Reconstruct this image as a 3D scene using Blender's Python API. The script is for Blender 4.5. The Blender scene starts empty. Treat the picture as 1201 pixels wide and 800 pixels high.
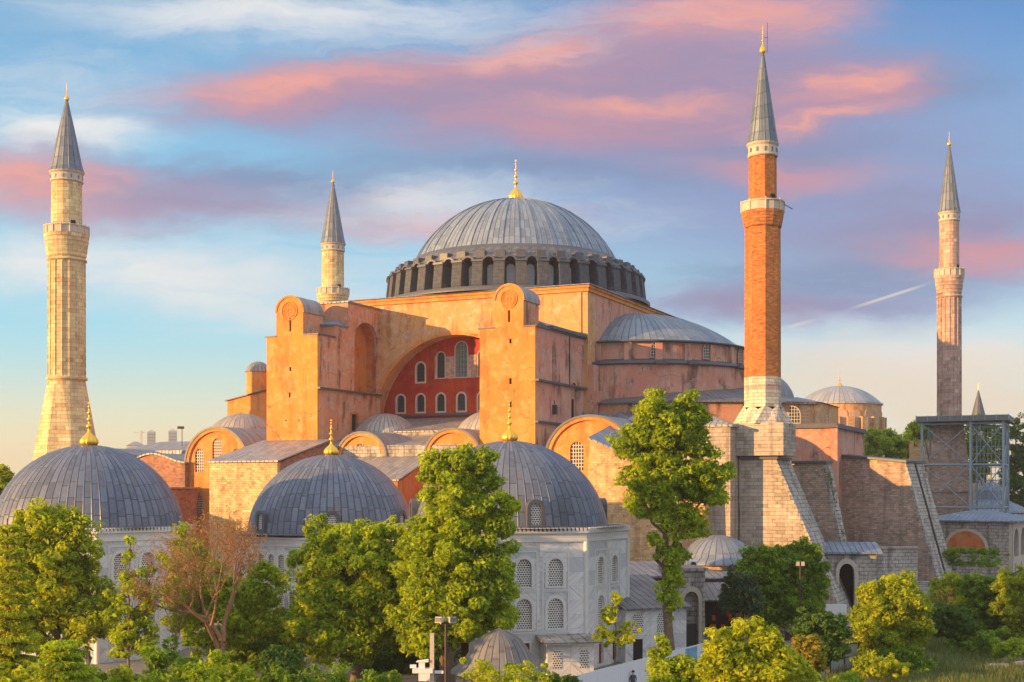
import bpy, bmesh, math, random
import numpy as np
from math import sin, cos, pi, radians as R, sqrt, atan2
from mathutils import Vector, Matrix
from mathutils.geometry import tessellate_polygon
SC = bpy.context.scene
COL = SC.collection

# ------------------------------------------------------------ camera, world, sun, exposure
HZ, FP, CAMZ = 570.0, 1500.0, 15.0          # horizon row, focal length in photo pixels, eye height
cam = bpy.data.objects.new('camera', bpy.data.cameras.new('camera'))
COL.objects.link(cam)
cam.location = (0, 0, CAMZ); cam.rotation_euler = (R(90), 0, 0)
cam.data.sensor_width = 36; cam.data.lens = 36*FP/1201; cam.data.shift_y = (HZ-400)/1201
cam.data.clip_end = 30000; cam.data.clip_start = .5
SC.camera = cam
SC.view_settings.view_transform = 'Standard'; SC.view_settings.look = 'None'
SC.view_settings.exposure = 1.0; SC.view_settings.gamma = 1
SC.cycles.max_bounces = 6; SC.cycles.transparent_max_bounces = 12
SUN_AZ, SUN_EL = R(24), R(8.5)                # light travels 26 deg off +X towards +Y
sd = Vector((-cos(SUN_AZ)*cos(SUN_EL), -sin(SUN_AZ)*cos(SUN_EL), sin(SUN_EL)))
sl = bpy.data.lights.new('sun', 'SUN'); sl.energy = 5.0; sl.angle = R(.5); sl.color = (1.0, .53, .165)
so = bpy.data.objects.new('sun', sl); COL.objects.link(so)
so.rotation_euler = sd.to_track_quat('Z', 'Y').to_euler(); so.location = (-100, -50, 60)

class T:
    """tiny node-graph helper"""
    def __init__(s, nt): s.nt = nt
    def put(s, inp, v):
        if isinstance(v, bpy.types.NodeSocket): s.nt.links.new(v, inp)
        else:
            if isinstance(v, (tuple, list)) and inp.type == 'RGBA' and len(v) == 3: v = (*v, 1)
            inp.default_value = v
    def new(s, t, ins=None, **pr):
        n = s.nt.nodes.new(t)
        for k, v in pr.items(): setattr(n, k, v)
        for k, v in (ins or {}).items(): s.put(n.inputs[k], v)
        return n
    def m(s, op, a, b=None, c=None, clamp=False):
        d = {0: a}
        if b is not None: d[1] = b
        if c is not None: d[2] = c
        return s.new('ShaderNodeMath', d, operation=op, use_clamp=clamp).outputs[0]
    def mix(s, f, a, b, blend='MIX'):
        return s.new('ShaderNodeMix', {0: f, 6: a, 7: b}, data_type='RGBA', blend_type=blend).outputs[2]
    def noise(s, vec, scale, detail=4, rough=.55, dist=0):
        return s.new('ShaderNodeTexNoise', {'Vector': vec, 'Scale': scale, 'Detail': detail, 'Roughness': rough, 'Distortion': dist}).outputs[0]
    def rng(s, v, a, b, c=0.0, d=1.0):
        return s.new('ShaderNodeMapRange', {0: v, 1: a, 2: b, 3: c, 4: d}, interpolation_type='SMOOTHSTEP').outputs[0]
    def sep(s, v): return s.new('ShaderNodeSeparateXYZ', {0: v}).outputs
    def com(s, x, y, z=0.0): return s.new('ShaderNodeCombineXYZ', {0: x, 1: y, 2: z}).outputs[0]
    def scl(s, v, k): return s.new('ShaderNodeVectorMath', {0: v, 1: k}, operation='MULTIPLY').outputs[0]
    def hsv(s, c, v=1.0, sat=1.0, h=.5):
        return s.new('ShaderNodeHueSaturation', {'Color': c, 'Value': v, 'Saturation': sat, 'Hue': h}).outputs[0]

def lin(r, g, b): return tuple(((c/255+.055)/1.055)**2.4 if c > 10 else c/255/12.92 for c in (r, g, b))

# sky: Nishita plus painted-by-noise clouds, all fixed to compass directions
w = bpy.data.worlds.new('World'); SC.world = w; w.use_nodes = True
t = T(w.node_tree); bg = w.node_tree.nodes['Background']
sky = t.new('ShaderNodeTexSky', sky_type='NISHITA')
sky.sun_disc = False; sky.sun_elevation = SUN_EL; sky.sun_rotation = atan2(sd.x, sd.y) % (2*pi)
sky.air_density = 1.0; sky.dust_density = 1.2; sky.ozone_density = 1.5; sky.altitude = 50
BGS = .15
K = 1/(BGS*2**SC.view_settings.exposure)
def sc_(r, g, b): return tuple(c*K for c in lin(r, g, b))
d = t.sep(t.new('ShaderNodeTexCoord').outputs['Generated'])
ay = t.m('MAXIMUM', t.m('ABSOLUTE', d[1]), .15)
U = t.m('DIVIDE', d[0], ay); V = t.m('MAXIMUM', t.m('DIVIDE', d[2], ay), -.05)
P = t.com(U, V)
# gradient over elevation (V: 0 horizon .. .38 top of picture), left to right (U -.4..+.4)
lr = t.rng(U, -.4, .4)
low = t.mix(lr, tuple(x*1.1 for x in sc_(255, 236, 176)), tuple(x*1.1 for x in sc_(250, 232, 206)))
mid = t.mix(lr, sc_(148, 224, 248), sc_(184, 218, 234))
hi = t.mix(lr, sc_(128, 202, 240), sc_(112, 174, 220))
top = t.mix(lr, sc_(98, 168, 218), sc_(56, 122, 196))
g = t.mix(t.rng(V, .0, .13), low, mid)
g = t.mix(t.rng(V, .10, .24), g, hi)
g = t.mix(t.rng(V, .22, .42), g, top)
base = t.mix(.22, g, sky.outputs[0])
wob = t.new('ShaderNodeTexNoise', {'Vector': t.scl(P, (6, 16, 1)), 'Scale': 1.0, 'Detail': 9.0, 'Roughness': .62}).outputs[1]
PW = t.new('ShaderNodeVectorMath', {0: P, 1: t.scl(t.new('ShaderNodeVectorMath', {0: wob, 1: (.5, .5, .5)}, operation='SUBTRACT').outputs[0], (.17, .060, 0))}, operation='ADD').outputs[0]
pw = t.sep(PW)
def blob(px, py, rx, ry, ang=0, soft=.35):
    u0, v0 = (px-600)/FP, (HZ-py)/FP
    a, b = t.m('SUBTRACT', pw[0], u0), t.m('SUBTRACT', pw[1], v0)
    c, s_ = cos(R(ang)), sin(R(ang))
    x = t.m('DIVIDE', t.m('ADD', t.m('MULTIPLY', a, c), t.m('MULTIPLY', b, s_)), rx/FP)
    y = t.m('DIVIDE', t.m('SUBTRACT', t.m('MULTIPLY', b, c), t.m('MULTIPLY', a, s_)), ry/FP)
    r2 = t.m('SQRT', t.m('ADD', t.m('MULTIPLY', x, x), t.m('MULTIPLY', y, y)))
    return t.rng(r2, 1.25, soft)
fib = t.noise(t.scl(PW, (5, 30, 1)), 1.0, 10, .68, .6)
fib2 = t.noise(t.scl(PW, (13, 70, 1)), 1.0, 10, .7, 1.0)
def layer(col, c, mask, lo=.3, hi_=.6, amt=1.0, f=None):
    k = t.m('MULTIPLY', t.m('POWER', mask, .8), t.m('MULTIPLY', t.rng(t.m('ADD', f or fib, t.m('MULTIPLY', mask, .22)), lo, hi_+.22), amt), clamp=True)
    return t.mix(k, col, c)
def union(*b):
    r = b[0]
    for x in b[1:]: r = t.m('SUBTRACT', t.m('ADD', r, x), t.m('MULTIPLY', r, x))
    return r
B = lambda *q, s=.0: blob(*q, soft=s)
c = base
c = layer(c, sc_(240, 240, 238), union(B(210, 325, 260, 62, -8), B(30, 300, 130, 42), B(300, 15, 330, 40), B(1130, 420, 180, 60), B(480, 235, 220, 40), B(60, 150, 160, 34)), amt=.95)
c = layer(c, sc_(242, 224, 200), union(B(1000, 440, 340, 60), B(1150, 470, 180, 50)), .25, .6, .85)
grey = union(B(1040, 190, 300, 170), B(860, 230, 340, 90), B(800, 110, 280, 140), B(930, 355, 280, 34), B(560, 130, 330, 70))
c = layer(c, sc_(142, 160, 202), grey, .12, .42, .95)
c = layer(c, sc_(122, 150, 190), union(B(330, 205, 270, 26, -4), B(640, 200, 380, 30, -3), B(1000, 320, 320, 34), B(640, 160, 240, 24), B(900, 175, 200, 26), B(1080, 90, 150, 40)), .2, .55, .9, fib2)
c = layer(c, sc_(150, 144, 180), union(B(780, 110, 290, 100), B(900, 350, 220, 26), B(255, 235, 260, 34, -3), B(1100, 270, 200, 70), B(600, 110, 280, 56, 6), B(380, 110, 260, 40, 4)), .15, .5, .9)
c = layer(c, sc_(212, 152, 164), union(B(370, 100, 260, 40, 4), B(610, 78, 200, 40, 6), B(820, 40, 200, 66, 4), B(720, 135, 320, 48, 4), B(980, 110, 170, 42, 12), B(60, 215, 230, 52, -5),
             B(540, 262, 170, 18), B(930, 200, 190, 26), B(1160, 300, 140, 34)), .2, .56, .92)
fib3 = t.noise(t.scl(t.com(t.m('ADD', pw[0], t.m('MULTIPLY', pw[1], 1.2)), t.m('SUBTRACT', pw[1], t.m('MULTIPLY', pw[0], .05))), (8, 62, 1)), 1.0, 10, .72, .8)
c = layer(c, sc_(150, 142, 178), union(B(560, 90, 420, 60, 3), B(820, 110, 320, 120), B(150, 215, 260, 44, -4)), .40, .50, .62, fib3)
c = layer(c, sc_(240, 168, 158), union(B(340, 95, 190, 26, 4), B(20, 208, 170, 36), B(860, 22, 160, 40), B(1000, 92, 110, 16, 12), B(600, 66, 120, 20, 6), B(740, 120, 130, 18), B(960, 140, 100, 16, 14)), .3, .62, .95, fib2)
c = layer(c, sc_(226, 226, 232), union(B(330, 330, 420, 110, -6), B(560, 260, 300, 50), B(1000, 400, 320, 60), B(500, 30, 420, 60), B(60, 100, 200, 60)), .48, .58, .38, fib3)
# contrail
def seg(px0, py0, px1, py1, wd):
    u0, v0, u1, v1 = (px0-600)/FP, (HZ-py0)/FP, (px1-600)/FP, (HZ-py1)/FP
    L = sqrt((u1-u0)**2+(v1-v0)**2); ux, uy = (u1-u0)/L, (v1-v0)/L
    a, b = t.m('SUBTRACT', t.sep(P)[0], u0), t.m('SUBTRACT', t.sep(P)[1], v0)
    al = t.m('ADD', t.m('MULTIPLY', a, ux), t.m('MULTIPLY', b, uy))
    pe = t.m('ABSOLUTE', t.m('SUBTRACT', t.m('MULTIPLY', b, ux), t.m('MULTIPLY', a, uy)))
    return t.m('MULTIPLY', t.rng(pe, wd/FP, wd/FP*.2), t.m('MULTIPLY', t.rng(al, 0, .03), t.rng(al, L, L-.03)))
c = t.mix(t.m('MULTIPLY', seg(985, 366, 1100, 329, 2.6), .55), c, sc_(250, 226, 208))
c = t.mix(t.m('MULTIPLY', seg(900, 391, 975, 369, 3), .35), c, sc_(250, 230, 210))
over = t.m('MAXIMUM', t.rng(V, .5, .9), t.rng(d[1], .25, -.1))          # unseen sky overhead and behind the viewer, brightened as added fill for shaded faces
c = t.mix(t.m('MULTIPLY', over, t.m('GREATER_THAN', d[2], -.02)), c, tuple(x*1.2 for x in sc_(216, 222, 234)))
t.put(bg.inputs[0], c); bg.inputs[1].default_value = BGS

# ------------------------------------------------------------ materials
def mat(name):
    m = bpy.data.materials.new(name); m.use_nodes = True
    tt = T(m.node_tree); tt.b = m.node_tree.nodes['Principled BSDF']; tt.mat = m
    tt.tc = tt.new('ShaderNodeTexCoord'); tt.o = tt.tc.outputs['Object']
    return tt
def fin(tt, col, rough=.8, metal=0.0, h=None, hs=.5, hd=.02, spec=.3):
    b = tt.b
    tt.put(b.inputs['Base Color'], col); tt.put(b.inputs['Roughness'], rough); tt.put(b.inputs['Metallic'], metal)
    b.inputs['Specular IOR Level'].default_value = spec
    if h is not None:
        tt.put(b.inputs['Normal'], tt.new('ShaderNodeBump', {'Height': h, 'Strength': hs, 'Distance': hd}).outputs[0])
    return tt.mat
def tangent_u(tt):
    n = tt.sep(tt.tc.outputs['Normal']); p = tt.sep(tt.o)
    L = tt.m('MAXIMUM', tt.m('SQRT', tt.m('ADD', tt.m('MULTIPLY', n[0], n[0]), tt.m('MULTIPLY', n[1], n[1]))), .001)
    return tt.m('DIVIDE', tt.m('SUBTRACT', tt.m('MULTIPLY', n[0], p[1]), tt.m('MULTIPLY', n[1], p[0])), L), p
def plain(name, c, rough=.7, metal=0.0, var=.15, sc=3.0):
    tt = mat(name); n = tt.noise(tt.o, sc, 5)
    return fin(tt, tt.mix(n, tuple(x*(1-var) for x in c), tuple(min(1, x*(1+var)) for x in c)), rough, metal, n, .15)
def plaster(name, c1, c2, stain=(.2, .1, .06), pale=(.55, .45, .36), pa=.5, st=.6, grain=.25):
    tt = mat(name)
    big = tt.noise(tt.o, .16, 5, .6); med = tt.noise(tt.o, .9, 6, .65); fine = tt.noise(tt.o, 7, 4, .7)
    stk = tt.m('ADD', tt.m('MULTIPLY', tt.noise(tt.scl(tt.o, (.7, .7, .10)), 1.0, 6, .65), .6), tt.m('MULTIPLY', tt.noise(tt.o, .3, 4, .6), .4))
    stk2 = tt.noise(tt.scl(tt.o, (3.2, 3.2, .16)), 1.0, 4, .6)
    c = tt.mix(tt.rng(big, .36, .64), c1, c2)
    c = tt.mix(tt.m('MULTIPLY', tt.rng(med, .50, .64), pa), c, pale)
    c = tt.mix(tt.m('MULTIPLY', tt.rng(stk, .50, .62), st), c, stain)
    c = tt.mix(tt.m('MULTIPLY', tt.rng(stk2, .57, .68), tt.m('MULTIPLY', tt.rng(big, .45, .6), st*.6)), c, tuple(x*.6 for x in stain))
    patch = tt.rng(tt.noise(tt.o, .38, 3, .5, 1.5), .57, .60)
    c = tt.mix(tt.m('MULTIPLY', patch, pa*.7), c, tuple(x*.8 for x in pale))
    vo = tt.new('ShaderNodeTexVoronoi', {'Vector': tt.new('ShaderNodeVectorMath', {0: tt.o, 1: tt.com(tt.m('MULTIPLY', med, 1.6), tt.m('MULTIPLY', big, 1.2), tt.m('MULTIPLY', med, 1.4))}, operation='ADD').outputs[0], 'Scale': .42}, feature='DISTANCE_TO_EDGE').outputs[0]
    crack = tt.m('MULTIPLY', tt.rng(vo, .016, .002), tt.rng(tt.noise(tt.o, .25, 2), .48, .56))
    c = tt.mix(tt.m('MULTIPLY', crack, .7), c, tuple(x*.45 for x in stain))
    c = tt.mix(tt.m('MULTIPLY', tt.rng(tt.noise(tt.o, 2.6, 5, .7), .60, .66), .45), c, tuple(x*.9 for x in c2))
    c = tt.mix(grain, c, tt.mix(fine, (0, 0, 0), (1, 1, 1)), 'OVERLAY')
    return fin(tt, c, .9, 0, tt.m('ADD', med, tt.m('MULTIPLY', fine, .6)), .5, .06)
def masonry(name, c1, c2, mort, bw=.9, bh=.38, mode='wall', rr=1, ms=.025, st=.5, stain=(.1, .09, .07), blotch=None, ba=.5, sq=.5):
    tt = mat(name)
    if mode == 'wall': u, p = tangent_u(tt)
    else:
        p = tt.sep(tt.o); u = tt.m('MULTIPLY', tt.m('ARCTAN2', p[1], p[0]), rr)
    wz = tt.m('ADD', p[2], tt.m('MULTIPLY', tt.noise(tt.o, .5, 2), .12))
    bt = tt.new('ShaderNodeTexBrick', {'Vector': tt.com(tt.m('ADD', u, tt.m('MULTIPLY', tt.noise(tt.o, 1.7, 2), .12)), wz), 'Color1': c1, 'Color2': c2, 'Mortar': mort, 'Scale': 1.0, 'Mortar Size': ms,
              'Mortar Smooth': .5, 'Bias': 0.0, 'Brick Width': bw, 'Row Height': bh}, offset=sq)
    big = tt.noise(tt.o, .22, 5, .6); med = tt.noise(tt.o, 1.3, 6, .65); fine = tt.noise(tt.o, 9, 4, .7)
    stk = tt.noise(tt.scl(tt.o, (.9, .9, .08)), 1.0, 5, .6)
    c = bt.outputs[0]
    bt2 = tt.new('ShaderNodeTexBrick', {'Vector': tt.com(tt.m('ADD', u, .3), wz), 'Color1': (.15, .15, .15, 1), 'Color2': (.9, .9, .9, 1), 'Mortar': (.5, .5, .5, 1), 'Scale': 1.0, 'Mortar Size': .0, 'Bias': 0.0, 'Brick Width': bw*1.0, 'Row Height': bh}, offset=sq, squash=1.3, squash_frequency=3)
    c = tt.mix(.45, c, bt2.outputs[0], 'OVERLAY')
    if blotch: c = tt.mix(tt.m('MULTIPLY', tt.rng(med, .46, .64), ba), c, blotch)
    c = tt.mix(.55, c, tt.mix(big, (.05, .05, .05), (.95, .95, .95)), 'OVERLAY')
    c = tt.mix(tt.m('MULTIPLY', tt.rng(stk, .50, .66), st), c, stain)
    c = tt.mix(tt.m('MULTIPLY', tt.rng(med, .60, .72), st*.5), c, stain)
    c = tt.mix(.35, c, tt.mix(fine, (0, 0, 0), (1, 1, 1)), 'OVERLAY')
    h = tt.m('SUBTRACT', tt.m('ADD', med, tt.m('MULTIPLY', fine, .4)), bt.outputs[1])
    return fin(tt, c, .9, 0, h, .7, .06)
def lead(name, c1=(.14, .16, .19), c2=(.27, .29, .32), mode='slope', n=64, sp=.7, row=1.6, rough=.5, hs=.9, warm=0.0):
    tt = mat(name)
    if mode == 'slope':
        u, p = tangent_u(tt); u = tt.m('DIVIDE', u, sp)
        v = tt.m('DIVIDE', tt.m('ADD', tt.m('ADD', p[2], p[0]), p[1]), row)
    else:
        p = tt.sep(tt.o); u = tt.m('MULTIPLY', tt.m('ARCTAN2', p[1], p[0]), n/(2*pi)); v = tt.m('DIVIDE', p[2], row)
    cell = tt.m('FLOOR', u)
    off = tt.new('ShaderNodeTexWhiteNoise', {'W': cell}, noise_dimensions='1D').outputs[0]
    v = tt.m('ADD', v, tt.m('MULTIPLY', off, .35))
    cu = tt.m('ABSOLUTE', tt.m('SUBTRACT', tt.m('FRACT', u), .5)); cv = tt.m('ABSOLUTE', tt.m('SUBTRACT', tt.m('FRACT', v), .5))
    seam = tt.rng(cu, .38, .5); hor = tt.rng(cv, .47, .5)
    rnd = tt.new('ShaderNodeTexWhiteNoise', {'Vector': tt.com(cell, tt.m('FLOOR', v))}, noise_dimensions='3D').outputs[0]
    big = tt.noise(tt.o, .35, 5, .6); med = tt.noise(tt.o, 2.2, 5, .65)
    c = tt.mix(tt.m('ADD', tt.m('MULTIPLY', rnd, .8), tt.m('MULTIPLY', tt.m('SUBTRACT', big, .2), .6)), c1, c2)
    c = tt.mix(tt.m('MULTIPLY', tt.rng(med, .5, .7), .35), c, tuple(min(1, x*1.35) for x in c2))
    c = tt.mix(tt.m('MULTIPLY', tt.rng(big, .55, .75), .3+warm), c, (.25, .2, .16))
    c = tt.mix(tt.m('MULTIPLY', tt.m('MAXIMUM', tt.m('MULTIPLY', tt.rng(cu, .44, .5), .8), tt.m('MULTIPLY', hor, .6)), .7), c, tuple(x*.45 for x in c1))
    h = tt.m('ADD', tt.m('ADD', seam, tt.m('MULTIPLY', hor, -.35)), tt.m('MULTIPLY', med, .25))
    return fin(tt, c, tt.m('ADD', tt.m('MULTIPLY', med, .25), rough-.1), .25, h, hs, .12, .45)
def marble(name, c1, c2, vein, gold=0.0, pw=2.4, ph=1.15):
    tt = mat(name); u, p = tangent_u(tt)
    cu, cv = tt.m('FLOOR', tt.m('DIVIDE', u, pw)), tt.m('FLOOR', tt.m('DIVIDE', p[2], ph))
    rn = tt.new('ShaderNodeTexWhiteNoise', {'Vector': tt.com(cu, cv)}, noise_dimensions='3D').outputs
    sg = tt.m('SUBTRACT', tt.m('MULTIPLY', tt.m('GREATER_THAN', rn[0], .5), 2.0), 1.0)
    q = tt.com(tt.m('ADD', tt.m('MULTIPLY', u, .9), tt.m('MULTIPLY', tt.m('MULTIPLY', p[2], sg), 1.1)), tt.m('MULTIPLY', rn[0], 9.0), tt.m('MULTIPLY', p[2], .15))
    wv = tt.noise(q, 2.4, 6, .7, 1.2)
    c = tt.mix(tt.rng(wv, .40, .62), c1, c2)
    c = tt.mix(tt.m('MULTIPLY', tt.rng(wv, .56, .64), .55), c, vein)
    c = tt.mix(tt.m('MULTIPLY', tt.m('GREATER_THAN', rn[0], .72), .4), c, vein)
    fu = tt.m('ABSOLUTE', tt.m('SUBTRACT', tt.m('FRACT', tt.m('DIVIDE', u, pw)), .5)); fv = tt.m('ABSOLUTE', tt.m('SUBTRACT', tt.m('FRACT', tt.m('DIVIDE', p[2], ph)), .5))
    j = tt.m('MAXIMUM', tt.rng(fu, .485, .5), tt.rng(fv, .475, .5))
    c = tt.mix(tt.m('MULTIPLY', j, .45), c, (.25, .25, .26))
    stk = tt.noise(tt.scl(tt.o, (1.4, 1.4, .1)), 1.0, 5, .6)
    c = tt.mix(tt.m('MULTIPLY', tt.rng(stk, .55, .72), .4), c, (.34, .32, .28))
    return fin(tt, c, .55, 0, tt.m('SUBTRACT', wv, j), .2, .03)
def foliage(name, c1, c2, tr=.45, rough=.6):
    tt = mat(name); nt = tt.nt
    rnd = tt.new('ShaderNodeNewGeometry').outputs['Random Per Island']
    n = tt.noise(tt.o, .45, 3)
    f = tt.m('ADD', tt.m('MULTIPLY', rnd, .6), tt.m('MULTIPLY', tt.rng(n, .3, .7), .4))
    c = tt.mix(f, c1, c2)
    tt.put(tt.b.inputs['Base Color'], c); tt.b.inputs['Roughness'].default_value = rough; tt.b.inputs['Specular IOR Level'].default_value = .25
    tl = tt.new('ShaderNodeBsdfTranslucent', {'Color': tt.hsv(c, 1.5, 1.1, .49)})
    mx = tt.new('ShaderNodeMixShader', {0: tr}); nt.links.new(tt.b.outputs[0], mx.inputs[1]); nt.links.new(tl.outputs[0], mx.inputs[2])
    out = [x for x in nt.nodes if x.type == 'OUTPUT_MATERIAL'][0]; nt.links.new(mx.outputs[0], out.inputs[0])
    return tt.mat
def lattice(name, white, dark, s=.21):
    tt = mat(name); p = tt.sep(tt.o)
    v = tt.m('DIVIDE', p[2], s*.86); row = tt.m('MODULO', tt.m('FLOOR', v), 2.0)
    uu = tt.m('ADD', tt.m('DIVIDE', p[0], s), tt.m('MULTIPLY', row, .5))
    a = tt.m('SUBTRACT', tt.m('FRACT', tt.m('ADD', uu, 20.0)), .5); b = tt.m('SUBTRACT', tt.m('FRACT', v), .5)
    r = tt.m('SQRT', tt.m('ADD', tt.m('MULTIPLY', a, a), tt.m('MULTIPLY', b, b)))
    hole = tt.rng(r, .40, .33)
    c = tt.mix(hole, white, dark)
    return fin(tt, c, .6, 0, tt.m('MULTIPLY', hole, -1.0), .6, .05)

M = {}
M['orange'] = plaster('orange_plaster', (.64, .225, .055), (.68, .28, .065), (.36, .12, .04), (.66, .42, .2), .45, .6)
M['pink'] = plaster('pink_plaster', (.58, .24, .13), (.62, .33, .20), (.15, .07, .05), (.54, .42, .33), .8, .85)
M['rose'] = plaster('rose_plaster', (.56, .23, .17), (.60, .32, .23), (.13, .065, .05), (.50, .39, .32), .7, .8)
M['buff'] = plaster('buff_plaster', (.58, .31, .15), (.60, .32, .12), (.34, .13, .06), (.60, .46, .32), .7, .75)
M['red'] = plaster('red_plaster', (.36, .022, .018), (.44, .065, .02), (.16, .012, .01), (.44, .12, .05), .3, .55)
M['redorange'] = plaster('red_orange_plaster', (.50, .12, .04), (.58, .22, .06), (.25, .04, .02), (.5, .3, .18), .4, .6)
M['stone'] = masonry('pale_stone_masonry', (.46, .385, .31), (.34, .29, .25), (.22, .19, .16), 1.1, .42, blotch=(.56, .47, .36), ba=.4, st=.45)
M['stoney'] = masonry('yellow_rubble_masonry', (.66, .52, .28), (.44, .31, .15), (.36, .24, .12), .62, .3, ms=.03, blotch=(.72, .60, .36), ba=.6, st=.35, stain=(.28, .16, .08))
M['stoneo'] = masonry('orange_stone_masonry', (.60, .42, .22), (.46, .26, .12), (.42, .28, .16), .7, .28, ms=.03, blotch=(.64, .48, .28), ba=.55, st=.35, stain=(.28, .15, .08))
M['brick'] = masonry('red_brick_masonry', (.42, .19, .12), (.30, .12, .08), (.36, .26, .2), .5, .2, ms=.03, blotch=(.46, .26, .17), ba=.5, st=.35)
M['wallr'] = masonry('worn_brick_and_stone', (.50, .37, .30), (.37, .27, .22), (.26, .22, .19), .6, .24, ms=.03, blotch=(.42, .31, .24), ba=.55, st=.4)
M['grout'] = masonry('weathered_grey_stone', (.46, .42, .38), (.30, .28, .26), (.16, .15, .14), .9, .45, ms=.05, blotch=(.52, .49, .44), ba=.6, st=.6, stain=(.10, .09, .08))
M['lead'] = lead('lead_roof', (.20, .21, .23), (.36, .35, .35), warm=.15)
M['leadd'] = lead('dark_lead_roof', (.11, .12, .14), (.19, .20, .22))
M['leadb'] = lead('blue_grey_lead_roof', (.13, .18, .26), (.22, .28, .37))
M['leadtrim'] = plain('lead_trim', (.10, .11, .135), .5, .2, .3, 2)
M['gold'] = plain('gilded_copper', (1.0, .55, .08), .35, .75, .1, 6)
M['glass'] = plain('dark_window_glass', (.035, .045, .055), .15, 0, .4, 2)
M['glassl'] = plain('greenish_window_glass', (.16, .20, .18), .25, 0, .4, 3)
M['bar'] = plain('iron_bars', (.05, .05, .05), .6)
M['wbar'] = plain('pale_window_bars', (.62, .56, .48), .7)
M['trim'] = plain('pale_stone_trim', (.50, .44, .37), .8, 0, .3, 4)
M['trimp'] = plain('pink_stone_trim', (.50, .34, .26), .8, 0, .25, 4)
M['darkstone'] = masonry('dark_drum_stone', (.095, .11, .14), (.065, .075, .10), (.07, .07, .07), 1.6, .5, blotch=(.12, .135, .165), ba=.5, st=.5)
M['marble'] = marble('grey_veined_marble', (.74, .74, .74), (.55, .58, .62), (.30, .34, .41))
M['marblet'] = plain('white_marble_trim', (.66, .66, .66), .5, 0, .12, 3)
M['lattice'] = lattice('pierced_marble_lattice', (.74, .73, .70), (.05, .055, .07))
M['dark'] = plain('dark_interior', (.02, .02, .022), .9)
M['white'] = plain('white_paint', (.75, .76, .78), .5, 0, .05, 2)
M['steel'] = plain('painted_blue_grey_steel', (.28, .36, .42), .5, .2, .2, 2)
M['pole'] = plain('dark_brown_metal', (.07, .05, .045), .5, .3)
M['redshut'] = plain('dark_red_shutter', (.20, .03, .03), .6)
M['bark'] = plaster('tree_bark', (.13, .095, .065), (.20, .15, .10), (.05, .04, .03), (.24, .20, .15), .5, .5)
M['barkr'] = plaster('reddish_bark', (.26, .13, .07), (.36, .20, .11), (.10, .05, .03), (.4, .26, .16), .5, .4)

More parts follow.
